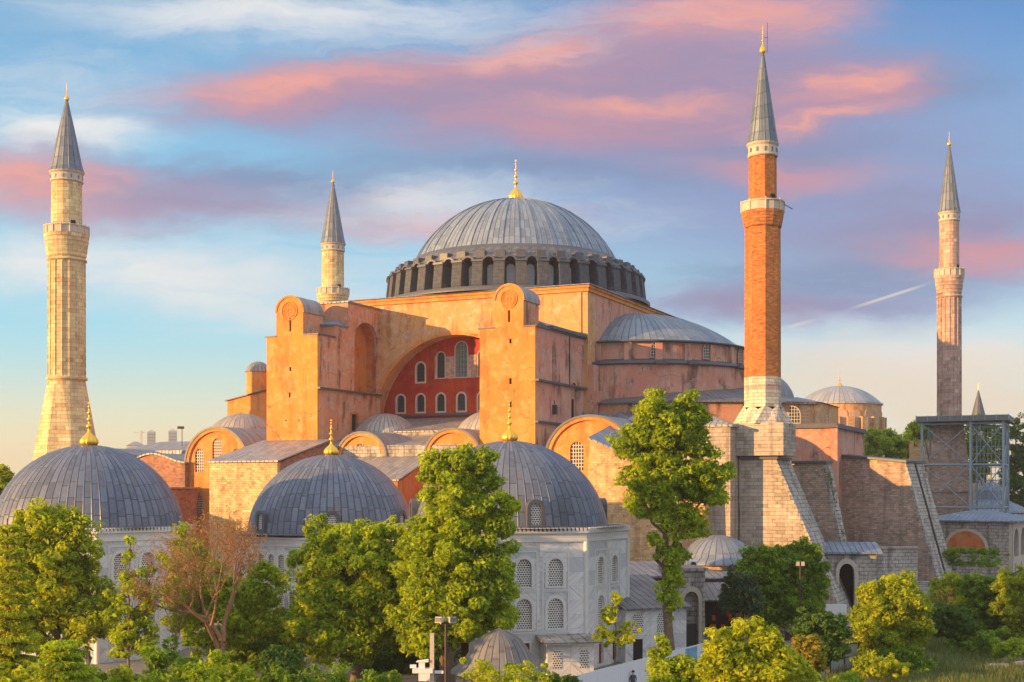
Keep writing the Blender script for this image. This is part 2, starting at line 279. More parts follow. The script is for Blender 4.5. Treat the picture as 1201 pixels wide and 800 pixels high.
# ------------------------------------------------------------ mesh building
class MB:
    def __init__(s): s.v = []; s.f = []; s.mi = []; s.sm = []; s.M = Matrix(); s.m = 0
    def add(s, vs, fs, smooth=False):
        o = len(s.v)
        s.v += [tuple(s.M @ Vector(p)) for p in vs]
        for f in fs: s.f.append(tuple(i+o for i in f)); s.mi.append(s.m); s.sm.append(smooth)
    def box(s, x0, x1, y0, y1, z0, z1):
        s.add([(x0, y0, z0), (x1, y0, z0), (x1, y1, z0), (x0, y1, z0), (x0, y0, z1), (x1, y0, z1), (x1, y1, z1), (x0, y1, z1)],
              [(0, 3, 2, 1), (4, 5, 6, 7), (0, 1, 5, 4), (1, 2, 6, 5), (2, 3, 7, 6), (3, 0, 4, 7)])
    def hexa(s, lo, hi):        # lo, hi: four (x,y,z) each, counter-clockwise from above
        s.add(list(lo)+list(hi), [(0, 3, 2, 1), (4, 5, 6, 7), (0, 1, 5, 4), (1, 2, 6, 5), (2, 3, 7, 6), (3, 0, 4, 7)])
    def plate(s, outer, holes=(), y0=0.0, y1=.3, rim=True):
        """polygon with holes in the xz plane, pushed from y0 (front) to y1 (back)"""
        loops = [list(outer)]+[list(h) for h in holes]
        pts = [p for l in loops for p in l]; n = len(pts)
        tri = tessellate_polygon([[Vector((p[0], p[1], 0)) for p in l] for l in loops])
        vs = [(p[0], y0, p[1]) for p in pts]+[(p[0], y1, p[1]) for p in pts]
        fs = []
        for a, b, c_ in tri:
            A, B, C = pts[a], pts[b], pts[c_]
            cr = (B[0]-A[0])*(C[1]-A[1])-(B[1]-A[1])*(C[0]-A[0])
            if abs(cr) < 1e-9: continue
            if cr < 0: a, c_ = c_, a
            fs.append((a, b, c_)); fs.append((c_+n, b+n, a+n))
        if rim:
            o = 0
            for k, l in enumerate(loops):
                ar = sum(l[i][0]*l[(i+1) % len(l)][1]-l[(i+1) % len(l)][0]*l[i][1] for i in range(len(l)))
                for i in range(len(l)):
                    a, b = o+i, o+(i+1) % len(l)
                    fl = (ar > 0) != (k > 0)
                    fs.append((a, a+n, b+n, b) if fl else (b, b+n, a+n, a))
                o += len(l)
        s.add(vs, fs)
    def lathe(s, prof, n=32, c=(0, 0, 0), a0=0.0, a1=2*pi, smooth=True, rf=None, rot=0.0):
        full = abs(a1-a0-2*pi) < 1e-6; m = n if full else n+1
        vs = []; fs = []
        for (r, z) in prof:
            for i in range(m):
                a = a0+(a1-a0)*i/n+rot; q = r*(rf(a, z) if rf else 1)
                vs.append((c[0]+q*cos(a), c[1]+q*sin(a), c[2]+z))
        for j in range(len(prof)-1):
            for i in range(n):
                k = (i+1) % m
                a, b, c_, d_ = j*m+i, j*m+k, (j+1)*m+k, (j+1)*m+i
                if prof[j][0] < 1e-6: fs.append((a, c_, d_))
                elif prof[j+1][0] < 1e-6: fs.append((a, b, c_))
                else: fs.append((a, b, c_, d_))
        s.add(vs, fs, smooth)
    def tube(s, p0, p1, r0, r1=None, n=6, cap=True, smooth=True):
        r1 = r0 if r1 is None else r1
        p0, p1 = Vector(p0), Vector(p1); d_ = (p1-p0)
        if d_.length < 1e-6: return
        d_.normalize(); x = d_.orthogonal().normalized(); y = d_.cross(x)
        vs = [p0+(x*cos(2*pi*i/n)+y*sin(2*pi*i/n))*r0 for i in range(n)]+[p1+(x*cos(2*pi*i/n)+y*sin(2*pi*i/n))*r1 for i in range(n)]
        fs = [(i, (i+1) % n, n+(i+1) % n, n+i) for i in range(n)]
        s.add(vs, fs, smooth)
        if cap: s.add(vs, [tuple(range(n-1, -1, -1)), tuple(range(n, 2*n))])
    def build(s, name, mats, parent=None, loc=(0, 0, 0), rot=0.0):
        me = bpy.data.meshes.new(name)
        me.from_pydata(s.v, [], s.f)
        for mm in (mats if isinstance(mats, (list, tuple)) else [mats]): me.materials.append(M[mm] if isinstance(mm, str) else mm)
        me.polygons.foreach_set('material_index', s.mi); me.polygons.foreach_set('use_smooth', s.sm)
        me.validate(); me.update()
        o = bpy.data.objects.new(name, me); COL.objects.link(o)
        o.location = loc; o.rotation_euler = (0, 0, rot)
        if parent: o.parent = parent
        return o
def RZ(a, loc=(0, 0, 0)): return Matrix.Translation(loc) @ Matrix.Rotation(a, 4, 'Z')
def thing(name, label, cat, loc=(0, 0, 0), rot=0.0, group=None):
    o = bpy.data.objects.new(name, None); COL.objects.link(o)
    o.location = loc; o.rotation_euler = (0, 0, rot); o['label'] = label; o['category'] = cat
    if group: o['group'] = group
    return o
def tag(o, label=None, cat=None, group=None, kind=None):
    if label: o['label'] = label
    if cat: o['category'] = cat
    if group: o['group'] = group
    if kind: o['kind'] = kind
    return o
def inst(o, parent, loc, rot=0.0, scale=None):
    c_ = o.copy(); COL.objects.link(c_); c_.parent = parent; c_.location = loc; c_.rotation_euler = (0, 0, rot)
    if scale: c_.scale = scale
    return c_
def copy_tree(o, parent=None):
    c_ = o.copy(); COL.objects.link(c_); c_.parent = parent
    for ch in list(o.children): copy_tree(ch, c_)
    return c_
def arch(w_, h, n=10, x=0.0, z=0.0, pt=0.0):
    """arched opening outline: width, total height; pt > 0 makes it pointed"""
    r = w_/2; hr = r*(1+pt); sp = h-hr
    return [(x-r, z), (x+r, z)]+[(x+r*cos(pi*i/n), z+sp+hr*(sin(pi*i/n)**(1 if pt == 0 else .85))) for i in range(n+1)]
def rect(x0, x1, z0, z1): return [(x0, z0), (x1, z0), (x1, z1), (x0, z1)]
def window(w_, h, mats, bars=(3, 5), sur=.16, depth=.18, pt=0.0, bw=.05, kind='arch'):
    """surround ring, recessed pane, glazing bars; faces -y, origin at sill centre. mats: surround, pane, bars"""
    b = MB()
    A = (lambda a, c_, z=0.0: arch(a, c_, 10, 0, z, pt)) if kind == 'arch' else (lambda a, c_, z=0.0: rect(-a/2, a/2, z, z+c_))
    if sur: b.m = 0; b.plate(A(w_+2*sur, h+2*sur, -sur), [A(w_, h)], -.06, depth)
    b.m = 1; b.plate(A(w_+.02, h+.01), [], depth-.06, depth-.02)
    b.m = 2
    for i in range(1, bars[0]):
        x = -w_/2+w_*i/bars[0]; r = w_/2
        top_ = h-r+sqrt(max(0, r*r-x*x))*(1+pt) if kind == 'arch' else h
        b.box(x-bw/2, x+bw/2, depth-.1, depth-.065, 0, top_)
    for j in range(1, bars[1]):
        z = h*j/bars[1]; r = w_/2; hw = r if kind != 'arch' or z < h-r else sqrt(max(0, r*r-(z-h+r)**2))
        b.box(-hw, hw, depth-.108, depth-.072, z-bw/2, z+bw/2)
    return b
def finial(name, h, parent, loc, r=None, rib=14):
    r = r or h*.17
    pr = [(.55*r, 0), (.85*r, .015*h), (r, .06*h), (.97*r, .12*h), (.8*r, .18*h), (.5*r, .24*h), (.25*r, .29*h), (.14*r, .34*h), (.13*r, .40*h), (.3*r, .415*h), (.34*r, .44*h), (.26*r, .47*h), (.12*r, .49*h),
          (.10*r, .56*h), (.22*r, .575*h), (.24*r, .6*h), (.14*r, .63*h), (.08*r, .66*h), (.09*r, .71*h), (.18*r, .73*h), (.17*r, .76*h), (.07*r, .79*h), (.06*r, .86*h), (.13*r, .875*h), (.1*r, .9*h), (.04*r, .92*h), (0, .93*h)]
    b = MB(); b.lathe(pr, rib*4, rf=lambda a, z: 1+.06*sin(a*rib) if z < .26*h else 1)
    b.lathe([(0, .93*h), (.03*r, .94*h), (.03*r, .97*h), (0, 1.0*h)], 8)
    n = 10; rr = .11*r
    for i in range(n):       # crescent
        a0, a1 = R(-60+300*i/n)+pi/2+R(60), R(-60+300*(i+1)/n)+pi/2+R(60)
        b.tube((rr*cos(a0), 0, .965*h+rr*sin(a0)), (rr*cos(a1), 0, .965*h+rr*sin(a1)), .035*r, n=4)
    return b.build(name, 'gold', parent, loc)
def domeprof(r, h, n=14, z0=0.0, p=1.0):
    """spherical cap of base radius r and rise h (h may exceed r for a stilted dome)"""
    if h < r*.999:
        rs = (r*r+h*h)/(2*h); a = math.asin(r/rs)
        return [(rs*sin(a*(1-i/n)), z0+rs*cos(a*(1-i/n))-(rs-h)) for i in range(n)]+[(0, z0+h)]
    return [(r*cos(pi/2*i/n), z0+h*sin(pi/2*i/n)) for i in range(n)]+[(0, z0+h)]
def at(px, py, Y): return ((px-600)*Y/FP, Y, CAMZ+(HZ-py)*Y/FP)
# ------------------------------------------------------------ the great domed building
OX, OY, AN = .6, 200.0, R(-25)
CA, SA = cos(AN), sin(AN)
def pN(px, py, N):      # photo column/row on the plane at north offset N -> east offset, height
    k = (px-600)/FP; E = (k*(OY+CA*N)-OX+SA*N)/(CA-k*SA)
    Y = OY+SA*E+CA*N; return E, CAMZ+(HZ-py)*Y/FP
def pE(px, py, E):
    k = (px-600)/FP; N = (k*(OY+SA*E)-OX-CA*E)/(-SA-k*CA)
    Y = OY+SA*E+CA*N; return N, CAMZ+(HZ-py)*Y/FP
HS = thing('domed_basilica', 'huge orange and pink walled basilica under a broad lead dome', 'basilica', (OX, OY, 0), AN)
EAST = pi/2

# nave block with the great south arch
b = MB()
ZT = 42.0
ac, ar, asz = -.8, 13.3, 23.3
arc = [(ac+ar*cos(pi*i/28), asz+ar*sin(pi*i/28)) for i in range(29)]
outer = [(-22, 8), (ac-ar, 8)]+arc[::-1]+[(ac+ar, 8), (19.8, 8), (19.8, ZT), (-22, ZT)]
b.plate(outer, [], -19.5, -16.9)
nave_s = b.build('south_wall', ['buff', 'buff'], HS)
b = MB(); b.box(-22, -21.2, -16.9, 20, 8, ZT); b.box(-22, 19.8, 19.4, 20, 8, ZT); b.build('nave_wall', 'buff', HS)
b = MB(); b.box(19.0, 19.8, -16.89, 32, 8, ZT); b.box(10, 19.0, 20.01, 32, 8, ZT); b.box(-22, -12, 20.01, 34, 8, ZT)
ew = b.build('east_wall', 'rose', HS)
# stepped buttress-like bulges at the foot of the east wall corner
b = MB(); b.box(19.8, 21.2, -19.3, -13.5, 8, 27.9); b.box(19.8, 20.6, -19.3, -14, 27.9, 31.5); b.build('wall_buttress', 'rose', HS)
# cornice and sloped lead top
b = MB()
b.box(-23.2, 20.2, -20.0, 20.4, ZT, ZT+.35); b.box(-22.9, 20.0, -19.8, 20.3, ZT-.5, ZT)
b.box(9.6, 20.2, 20.4, 32.5, ZT, ZT+.35); b.box(-22.4, -11.6, 20.4, 34.5, ZT, ZT+.35)
b.build('cornice', 'orange', HS)
b = MB()
lo = [(-23.5, -20.3, ZT+.35), (20.5, -20.3, ZT+.35), (20.5, 20.6, ZT+.35), (-23.5, 20.6, ZT+.35)]
b.hexa([(x, y, z) for x, y, z in lo], [(-23.3, -20.1, ZT+.5), (20.3, -20.1, ZT+.5), (20.3, 20.4, ZT+.5), (-23.3, 20.4, ZT+.5)])
b.add([(-23.3, -20.1, ZT+.5), (20.3, -20.1, ZT+.5), (20.3, 20.4, ZT+.5), (-23.3, 20.4, ZT+.5), (-15, -15, ZT+1.3), (15, -15, ZT+1.3), (15, 15, ZT+1.3), (-15, 15, ZT+1.3)],
      [(0, 1, 5, 4), (1, 2, 6, 5), (2, 3, 7, 6), (3, 0, 4, 7), (4, 5, 6, 7)])
b.box(9.4, 20.5, 20.62, 32.7, ZT+.35, ZT+.5); b.box(-22.6, -11.4, 20.62, 34.7, ZT+.35, ZT+.5)
b.build('square_roof', 'lead', HS)
# low windows in the east wall
for (px, py0, py1, wd) in ((713.5, 388, 364, 1.35), (701, 380, 369, .8), (694.5, 376, 369, .5)):
    N, z0 = pE(px, py0, 19.8); _, z1 = pE(px, py1, 19.8)
    window(wd, z1-z0, 0, (3, 5), .15).build('window', ['trimp', 'glass', 'bar'], ew, (19.8, N, z0), EAST)
# pipes and dark stains are real down-pipes on the wall
b = MB()
b.tube((18.9, -19.62, 41.4), (18.9, -19.62, 35.5), .05); b.build('down_pipe', 'bar', nave_s)
# raised archivolt rim
b = MB(); r2 = [(ac+(ar+.45)*cos(pi*i/28), asz+(ar+.45)*sin(pi*i/28)) for i in range(29)]
b.plate([(p[0], p[1]) for p in r2]+arc[::-1], [], -19.62, -19.5); b.build('arch_rim', 'orange', nave_s)

# tympanum wall with its windows
TY = thing('tympanum', '', '', (0, 0, 0)); [TY.__delitem__(k) for k in ('label', 'category')]
TY.parent = HS
wins = []
dk = 3.36
for k in range(-3, 4): wins.append((ac+k*dk, 25.9, 1.25, 2.5, 'low'))
for k in (-2, 2): wins.append((ac+k*dk, 30.3, 1.35, 2.75, 'low'))
for k in (-1, 1): wins.append((ac+k*dk, 30.75, 1.3, 3.75, 'mid'))
wins.append((ac, 30.75, 1.95, 5.1, 'mid'))
b = MB()
b.plate([(ac+(ar+.3)*cos(pi*i/28), asz+(ar+.3)*sin(pi*i/28)) for i in range(29)]+[(ac-ar-.3, 12), (ac+ar+.3, 12)],
        [arch(w_+.02, h+.01, 10, x, z) for x, z, w_, h, _ in wins], -17.0, -16.4)
b.build('wall', 'red', TY)
for x, z, w_, h, k in wins:
    window(w_, h, 0, (4, 7) if k == 'mid' else (3, 5), .26 if k == 'low' else .12, .3, bw=.06).build('window', ['trim', 'glassl' if w_ > 1.5 else 'glass', 'bar'], TY, (x, -17.0, z))
M['band'] = masonry('exposed_brick_band', (.50, .33, .26), (.38, .24, .18), (.46, .38, .32), .5, .2, ms=.03, blotch=(.55, .42, .34), ba=.4)
b = MB()
xs = [ac-dk-1.0, ac-dk-.78, ac-dk+.78, ac-1.12, ac+1.12, ac+dk-.78, ac+dk+.78, ac+dk+1.0]
for i in range(0, 8, 2): b = MB(); b.box(xs[i], xs[i+1], -17.05, -17.0, 30.6, 33.9-(.1 if i % 4 else 0)); b.build('brick_band', 'band', TY)
b = MB(); b.box(-14, 12.4, -17.35, -17.01, 25.2, 25.45); b.build('ledge', 'leadtrim', TY)

# drum: forty bays
DR = thing('drum', '', '', (0, 0, 0)); [DR.__delitem__(k) for k in ('label', 'category')]
DR.parent = HS
b = MB(); b.lathe([(17.55, 42.6), (17.55, 47.3)], 80); b.build('drum_wall', 'darkstone', DR)
b = MB(); b.lathe([(20.9, 42.55), (20.9, 43.1), (20.5, 43.25), (17.6, 43.35)], 80); b.build('drum_ledge', 'leadtrim', DR)
b = MB(); b.lathe([(17.6, 47.25), (18.9, 47.3), (18.9, 47.55), (17.2, 48.7), (16.2, 49.6), (15.7, 50.0)], 80); b.build('drum_roof', 'leadd', DR)
M['drumglass'] = plain('pale_drum_glass', (.62, .66, .70), .4, 0, .3, 2)
bw_ = 1.55
def pier():
    b = MB()
    b.hexa([(17.5, -bw_/2, 43.2), (20.35, -bw_/2, 43.2), (20.35, bw_/2, 43.2), (17.5, bw_/2, 43.2)],
           [(17.5, -bw_/2, 46.75), (19.95, -bw_/2, 46.75), (19.95, bw_/2, 46.75), (17.5, bw_/2, 46.75)])
    b.m = 1; b.box(17.5, 20.15, -bw_/2-.1, bw_/2+.1, 46.752, 47.05)
    b.box(17.2, 18.75, -.68, .68, 47.4, 48.55)
    return b.build('pier', ['darkstone', 'leadtrim'], DR)
def hood():
    b = MB(); b.M = RZ(pi/2)
    wo, wi = 2.1, 1.5
    o_ = [(wo/2*cos(pi*i/10), 46.72+.95*sin(pi*i/10)) for i in range(11)]
    i_ = [(wi/2*cos(pi*i/10), 46.70+.72*sin(pi*i/10)) for i in range(11)]
    b.plate(o_+i_[::-1], [], -19.75, -17.5)
    return b.build('arch_hood', 'leadtrim', DR)
p0, h0 = pier(), hood()
w0 = window(1.2, 3.15, 0, (5, 7), .12, .12, bw=.04).build('drum_window', ['leadtrim', 'drumglass', 'wbar'], DR, (17.82, 0, 43.5), EAST)
first = True
for i in range(40):
    a = 2*pi*i/40
    if first: p0.rotation_euler[2] = a; q = a+pi/40
    else: inst(p0, DR, (0, 0, 0), a)
    am = a+pi/40
    if first: h0.rotation_euler[2] = am; w0.location = (17.82*cos(am), 17.82*sin(am), 43.5); w0.rotation_euler[2] = am+pi/2
    else: inst(h0, DR, (0, 0, 0), am); inst(w0, DR, (17.82*cos(am), 17.82*sin(am), 43.5), am+pi/2)
    first = False
# dome
M['domelead'] = lead('dome_lead', (.14, .19, .26), (.27, .33, .41), 'radial', n=120, row=1.5, hs=1.0, rough=.42)
b = MB(); b.lathe(domeprof(15.75, 9.9, 28, 0), 120)
for i in range(40):
    a = 2*pi*i/40; pr = domeprof(15.8, 9.95, 12, 0)
    for j in range(12): b.tube((pr[j][0]*cos(a), pr[j][0]*sin(a), pr[j][1]), (pr[j+1][0]*cos(a), pr[j+1][0]*sin(a), pr[j+1][1]), .075, n=4, cap=False)
DM = b.build('main_dome', 'domelead', HS, (0, 0, 49.7))
finial('finial', 6.6, DM, (0, 0, 9.8), 1.15)

# ---- the two slab towers
def wheel(parent, x, y, z, r):
    b = MB(); b.M = Matrix.Translation((x, y, z)) @ Matrix.Rotation(pi/2, 4, 'X')
    def ring(cx, cz, rr, tr, n=24):
        for i in range(n):
            a0, a1 = 2*pi*i/n, 2*pi*(i+1)/n
            b.tube((cx+rr*cos(a0), cz+rr*sin(a0), 0), (cx+rr*cos(a1), cz+rr*sin(a1), 0), tr, n=5, cap=False)
    ring(0, 0, r, .1); ring(0, 0, r*.8, .05); ring(0, 0, r*.2, .07, 10)
    for k in range(8):
        a = 2*pi*k/8; ring(r*.48*cos(a), r*.48*sin(a), r*.2, .05, 10)
        b.tube((r*.2*cos(a+pi/8), r*.2*sin(a+pi/8), 0), (r*.8*cos(a+pi/8), r*.8*sin(a+pi/8), 0), .05, n=4)
    return b.build('carved_wheel', 'orange', parent)
def tower(x0, x1, tx0, tx1, zs, zt, slits, ne=-19.6):
    tw = thing('slab_tower', '', '', (0, 0, 0)); [tw.__delitem__(k) for k in ('label', 'category')]
    tw.parent = HS
    tc, tr = (tx0+tx1)/2, (tx1-tx0)/2
    sp = zt-tr*.95
    out = [(x0, 6), (x1, 6), (x1, zs), (tx1, zs)]+[(tc+tr*cos(pi*i/16), sp+.95*tr*sin(pi*i/16)) for i in range(17)]+[(tx0, zs), (x0, zs)]
    holes = [rect(x-sw/2, x+sw/2, z, z+sh) for x, z, sw, sh in slits]
    b = MB(); b.plate(out, holes, -36.0, -35.6)
    b.build('front_wall', 'orange', tw)
    b = MB()
    for x, z, sw, sh in slits: b.box(x-sw/2-.1, x+sw/2+.1, -35.75, -35.55, z-.1, z+sh+.1)
    b.build('slit', 'dark', tw)
    wheel(tw, tc, -36.02, sp+.1, tr*.56)
    # turret behind the round gable
    b = MB(); b.box(tx0+.02, tx1-.02, -35.6, -31.2, zs-.5, sp)
    b.build('turret_wall', 'pink', tw)
    b = MB()
    pr = [(tc+(tr+.12)*cos(pi*i/14), sp+(.95*tr+.12)*sin(pi*i/14)) for i in range(15)]
    b.plate(pr+[(tc-tr-.12, sp-.15), (tc+tr+.12, sp-.15)], [], -35.98, -31.0)
    b.build('turret_roof', 'lead', tw)
    b = MB()
    rg = [(tc+(tr+.16)*cos(pi*i/14), sp+(.95*tr+.16)*sin(pi*i/14)) for i in range(15)]
    rg2 = [(tc+(tr-.12)*cos(pi*i/14), sp+(.95*tr-.12)*sin(pi*i/14)) for i in range(15)]
    b.plate(rg+rg2[::-1], [], -36.12, -35.97); b.build('gable_rim', 'orange', tw)
    b = MB()
    b.box(x0-.25, tx0, -36.15, -35.2, zs, zs+.14); b.box(tx1, x1+.25, -36.15, ne, zs+.002, zs+.16)
    b.box(x0-.25, tx0, -35.2, -19.6, zs, zs+.15); b.box(tx0, tx1-.3, -31.2, ne, zs, zs+.15)
    b.build('shoulder_roof', 'leadtrim', tw)
    return tw
E0, E1 = -21.2, -12.9
tl = tower(E0, E1, -19.6, -15.2, 35.5, 40.9, [(-17.3, 36.1, .32, 1.9), (-17.3, 30.7, .34, .55), (-17.4, 27.1, .3, .7), (-18.0, 23.9, .35, .12), (-15.9, 23.9, .35, .12)], -31.7)
zs = 28.4
b = MB(); b.M = RZ(pi/2)      # east side with the tall niche: local x runs north, -y faces east
def onE(b, E): b.M = Matrix.Translation((E, 0, 0)) @ Matrix.Rotation(pi/2, 4, 'Z')
onE(b, E1)
nx0, nx1 = -26.6, -20.1
niche = [(nx0, zs+.1), (nx1, zs+.1)]+[((nx0+nx1)/2+(nx1-nx0)/2*cos(pi*i/14), 35.6+(nx1-nx0)/2*.9*sin(pi*i/14)) for i in range(15)]
b.plate([(-35.6, 6), (-19.5, 6), (-19.5, 40.8), (-28.3, 40.8), (-28.3, 37.2), (-31.6, 37.2), (-31.6, 35.5), (-35.6, 35.5)],
        [niche, rect(-27.5, -25.9, 22.6, 25.2)], 0, .6)
b.build('side_wall', 'pink', tl)
b = MB(); onE(b, E1)
b.plate([(nx0-.2, zs), (nx1+.2, zs), (nx1+.2, 39.58), (nx0-.2, 39.58)], [], 2.0, 2.2)
b.build('niche_back', 'redorange', tl)
b = MB(); onE(b, E1)
ni = [((nx0+nx1)/2+(nx1-nx0)/2*cos(pi*i/14), 35.6+(nx1-nx0)/2*.9*sin(pi*i/14)) for i in range(15)]
no = [((nx0+nx1)/2+((nx1-nx0)/2+.25)*cos(pi*i/14), 35.6+((nx1-nx0)/2*.9+.25)*sin(pi*i/14)) for i in range(15)]
b.plate([(nx1+.25, zs+.1)]+no+[(nx0-.25, zs+.1), (nx0, zs+.1)]+ni[::-1]+[(nx1, zs+.1)], [], .61, 2.0)
b.build('niche_reveal', 'redorange', tl)
b = MB(); onE(b, E1); b.box(-27.5, -25.9, .3, .5, 22.4, 25.3); b.build('doorway', 'dark', tl)
b = MB(); onE(b, E1); b.plate(rect(-27.8, -25.6, 22.5, 25.45), [rect(-27.4, -26.0, 22.6, 25.15)], -.08, .1); b.build('door_frame', 'redorange', tl)
b = MB(); b.box(E0, E0+.6, -35.6, -19.5, 6, 35.5); b.build('west_side_wall', 'orange', tl)
b = MB(); b.box(E1-5, E1-2.25, -28.3, -19.5, 35.7, 40.8); b.box(E1-2.25, E1-.6, -28.3, -27.0, 35.7, 40.8); b.box(E1-2.25, E1-.6, -27.0, -19.5, 39.6, 40.8); b.box(E1-4.6, E1-.6, -31.6, -28.3, 35.7, 37.2); b.build('upper_block', 'pink', tl)
b = MB(); b.box(E1-5.2, E1+.2, -28.55, -19.6, 40.8, 41.0); b.box(E1-4.8, E1+.2, -31.9, -28.3, 37.2, 37.4)
b.hexa([(E1-4.8, -31.9, 37.4), (E1+.1, -31.9, 37.4), (E1+.1, -28.35, 37.4), (E1-4.8, -28.35, 37.4)], [(E1-4.8, -31.9, 37.45), (E1+.1, -31.9, 37.45), (E1-1.5, -28.35, 38.4), (E1-4.8, -28.35, 38.4)])
b.build('upper_roof', 'leadb', tl)
b = MB(); b.box(E1, E1+.45, -36.0, -19.7, zs-.25, zs); b.build('string_course', 'leadtrim', tl)

E2, E3 = 11.6, 19.3
tr_ = tower(E2, E3, 13.7, 17.7, 34.9, 40.3, [(15.7, 35.6, .3, 1.5), (15.9, 32.9, .3, .6), (15.9, 27.8, .34, .75), (15.9, 24.9, .34, .75)])
b = MB(); onE(b, E3)
b.plate([(-35.6, 6), (-19.5, 6), (-19.5, 34.9), (-35.6, 34.9)], [arch(1.9, 5.2, 10, -23.2, 23.6)], 0, .5); b.build('side_wall', 'rose', tr_)
b = MB(); onE(b, E3); b.box(-24.3, -22.1, .3, .5, 23.4, 29); b.build('recess_back', 'rose', tr_)
b = MB(); onE(b, E3); b.plate(rect(-23.6, -22.8, 24.0, 26.6), [], .2, .3); b.build('door', 'dark', tr_)
b = MB(); b.box(E2, E2+.5, -35.6, -19.5, 6, 34.9); b.build('west_side_wall', 'rose', tr_)
b = MB(); b.box(E3, E3+.5, -36.0, -19.5, 28.1, 28.35); b.box(E3, E3+.4, -36.0, -27, 22.9, 23.15); b.box(E3-.3, E3+.5, -31.5, -19.6, 35.1, 35.5); b.build('string_course', 'leadtrim', tr_)
b = MB(); b.hexa([(E3-4, -31.2, 35.05), (E3+.3, -31.2, 35.05), (E3+.3, -19.55, 35.05), (E3-4, -19.55, 35.05)], [(E3-4, -31.2, 36.2), (E3-1.6, -31.2, 36.2), (E3-1.6, -19.55, 36.2), (E3-4, -19.55, 36.2)])
b.build('side_roof', 'leadb', tr_)
# lamp bracket and pipes on the right tower's side
b = MB(); b.box(E3+.02, E3+.5, -30.6, -30.1, 24.2, 25.4); b.tube((E3+.2, -30.3, 25.4), (E3+.2, -30.3, 26.0), .05); b.build('wall_lantern', 'bar', tr_)
b = MB(); b.tube((E3+.08, -24.9, 34.8), (E3+.08, -24.9, 28.4), .06); b.build('down_pipe', 'bar', tr_)

# ---- east half dome and its tiers
c0 = (20.0, 0)
b = MB(); b.lathe(domeprof(15.6, 5.6, 16, 35.0), 60, (20, 0, 0), -pi/2-.02, pi/2+.02); 
M['semilead'] = lead('half_dome_lead', (.13, .18, .24), (.24, .29, .35), 'radial', n=96, row=1.5)
SDM = b.build('east_half_dome', 'semilead', HS)
# shift vertices so the material's radial seams centre on the half dome
def recenter(o, x, y):
    me = o.data
    for v in me.vertices: v.co.x -= x; v.co.y -= y
    o.location.x += x; o.location.y += y
recenter(SDM, 20, 0)
b = MB(); b.lathe([(15.9, 32.3), (15.9, 34.9)], 24, (20, 0, 0), -pi/2, pi/2, smooth=False)
for i in range(13):
    a = -pi/2+pi*i/12
    b.M = Matrix.Translation((20, 0, 0)) @ Matrix.Rotation(a, 4, 'Z'); b.box(15.6, 16.3, -.5, .5, 32.3, 34.7)
b.M = Matrix(); UB = b.build('upper_band_wall', 'rose', HS)
b = MB(); b.lathe([(15.2, 35.25), (16.7, 35.0), (16.7, 34.8), (15.8, 34.75)], 48, (20, 0, 0), -pi/2, pi/2); b.lathe([(15.6, 32.6), (17.6, 31.9), (17.6, 31.65), (16.5, 31.6)], 48, (20, 0, 0), -pi/2, pi/2)
for i in (0, 2, 3, 5, 6, 8, 10, 12):
    a = -pi/2+pi*i/12
    b.M = Matrix.Translation((20, 0, 0)) @ Matrix.Rotation(a, 4, 'Z'); b.box(15.6, 18.0, -.8, .8, 31.6, 32.0)
b.M = Matrix(); b.build('lead_ledges', 'leadtrim', UB)
for a in (-61, -33, -4, 24):
    a = R(a-.001)
    window(1.5, 2.0, 0, (5, 5), .14, .1, bw=.05).build('window', ['trimp', 'glass', 'wbar'], UB, (20+16.1*cos(a), 16.1*sin(a), 32.75), a+pi/2)
b = MB(); b.lathe([(17.2, 25), (17.2, 31.6)], 20, (20, 0, 0), -pi/2, pi/2, smooth=False); b.build('lower_band_wall', 'rose', HS)
# gallery tier round the half dome
b = MB()
poly = [(21.3, -19.0), (32, -19.0), (40, -14.5), (44.5, -9.5), (47.5, -7), (47.5, 7), (44, 14), (38, 17), (20, 17)]
def prism(b, poly, z0, z1, cap=True):
    n = len(poly); vs = [(x, y, z0) for x, y in poly]+[(x, y, z1) for x, y in poly]
    b.add(vs, [(i, (i+1) % n, n+(i+1) % n, n+i) for i in range(n)]+([tuple(range(n, 2*n))] if cap else []))
prism(b, poly, 12, 26.3); GT = b.build('gallery_wall', 'pink', HS)
b = MB(); n = len(poly)
cx, cy = 26, 0
inner = [(cx+(x-cx)*.45, cy+(y-cy)*.45) for x, y in poly]; ext = [(cx+(x-cx)*1.03, cy+(y-cy)*1.03) for x, y in poly]
b.add([(x, y, 26.3) for x, y in ext]+[(x, y, 29.2) for x, y in inner]+[(x, y, 26.1) for x, y in ext], [(i, (i+1) % n, n+(i+1) % n, n+i) for i in range(n)]+[(2*n+i, 2*n+(i+1) % n, (i+1) % n, i) for i in range(n)])
b.build('gallery_roof', 'leadd', GT)
b = MB()      # stained pilaster strips
for i in range(9):
    E_ = 22.6+i*1.15; b.box(E_, E_+.18, -19.1, -19.0, 22, 26.1)
b.build('pilaster', 'trimp', GT)
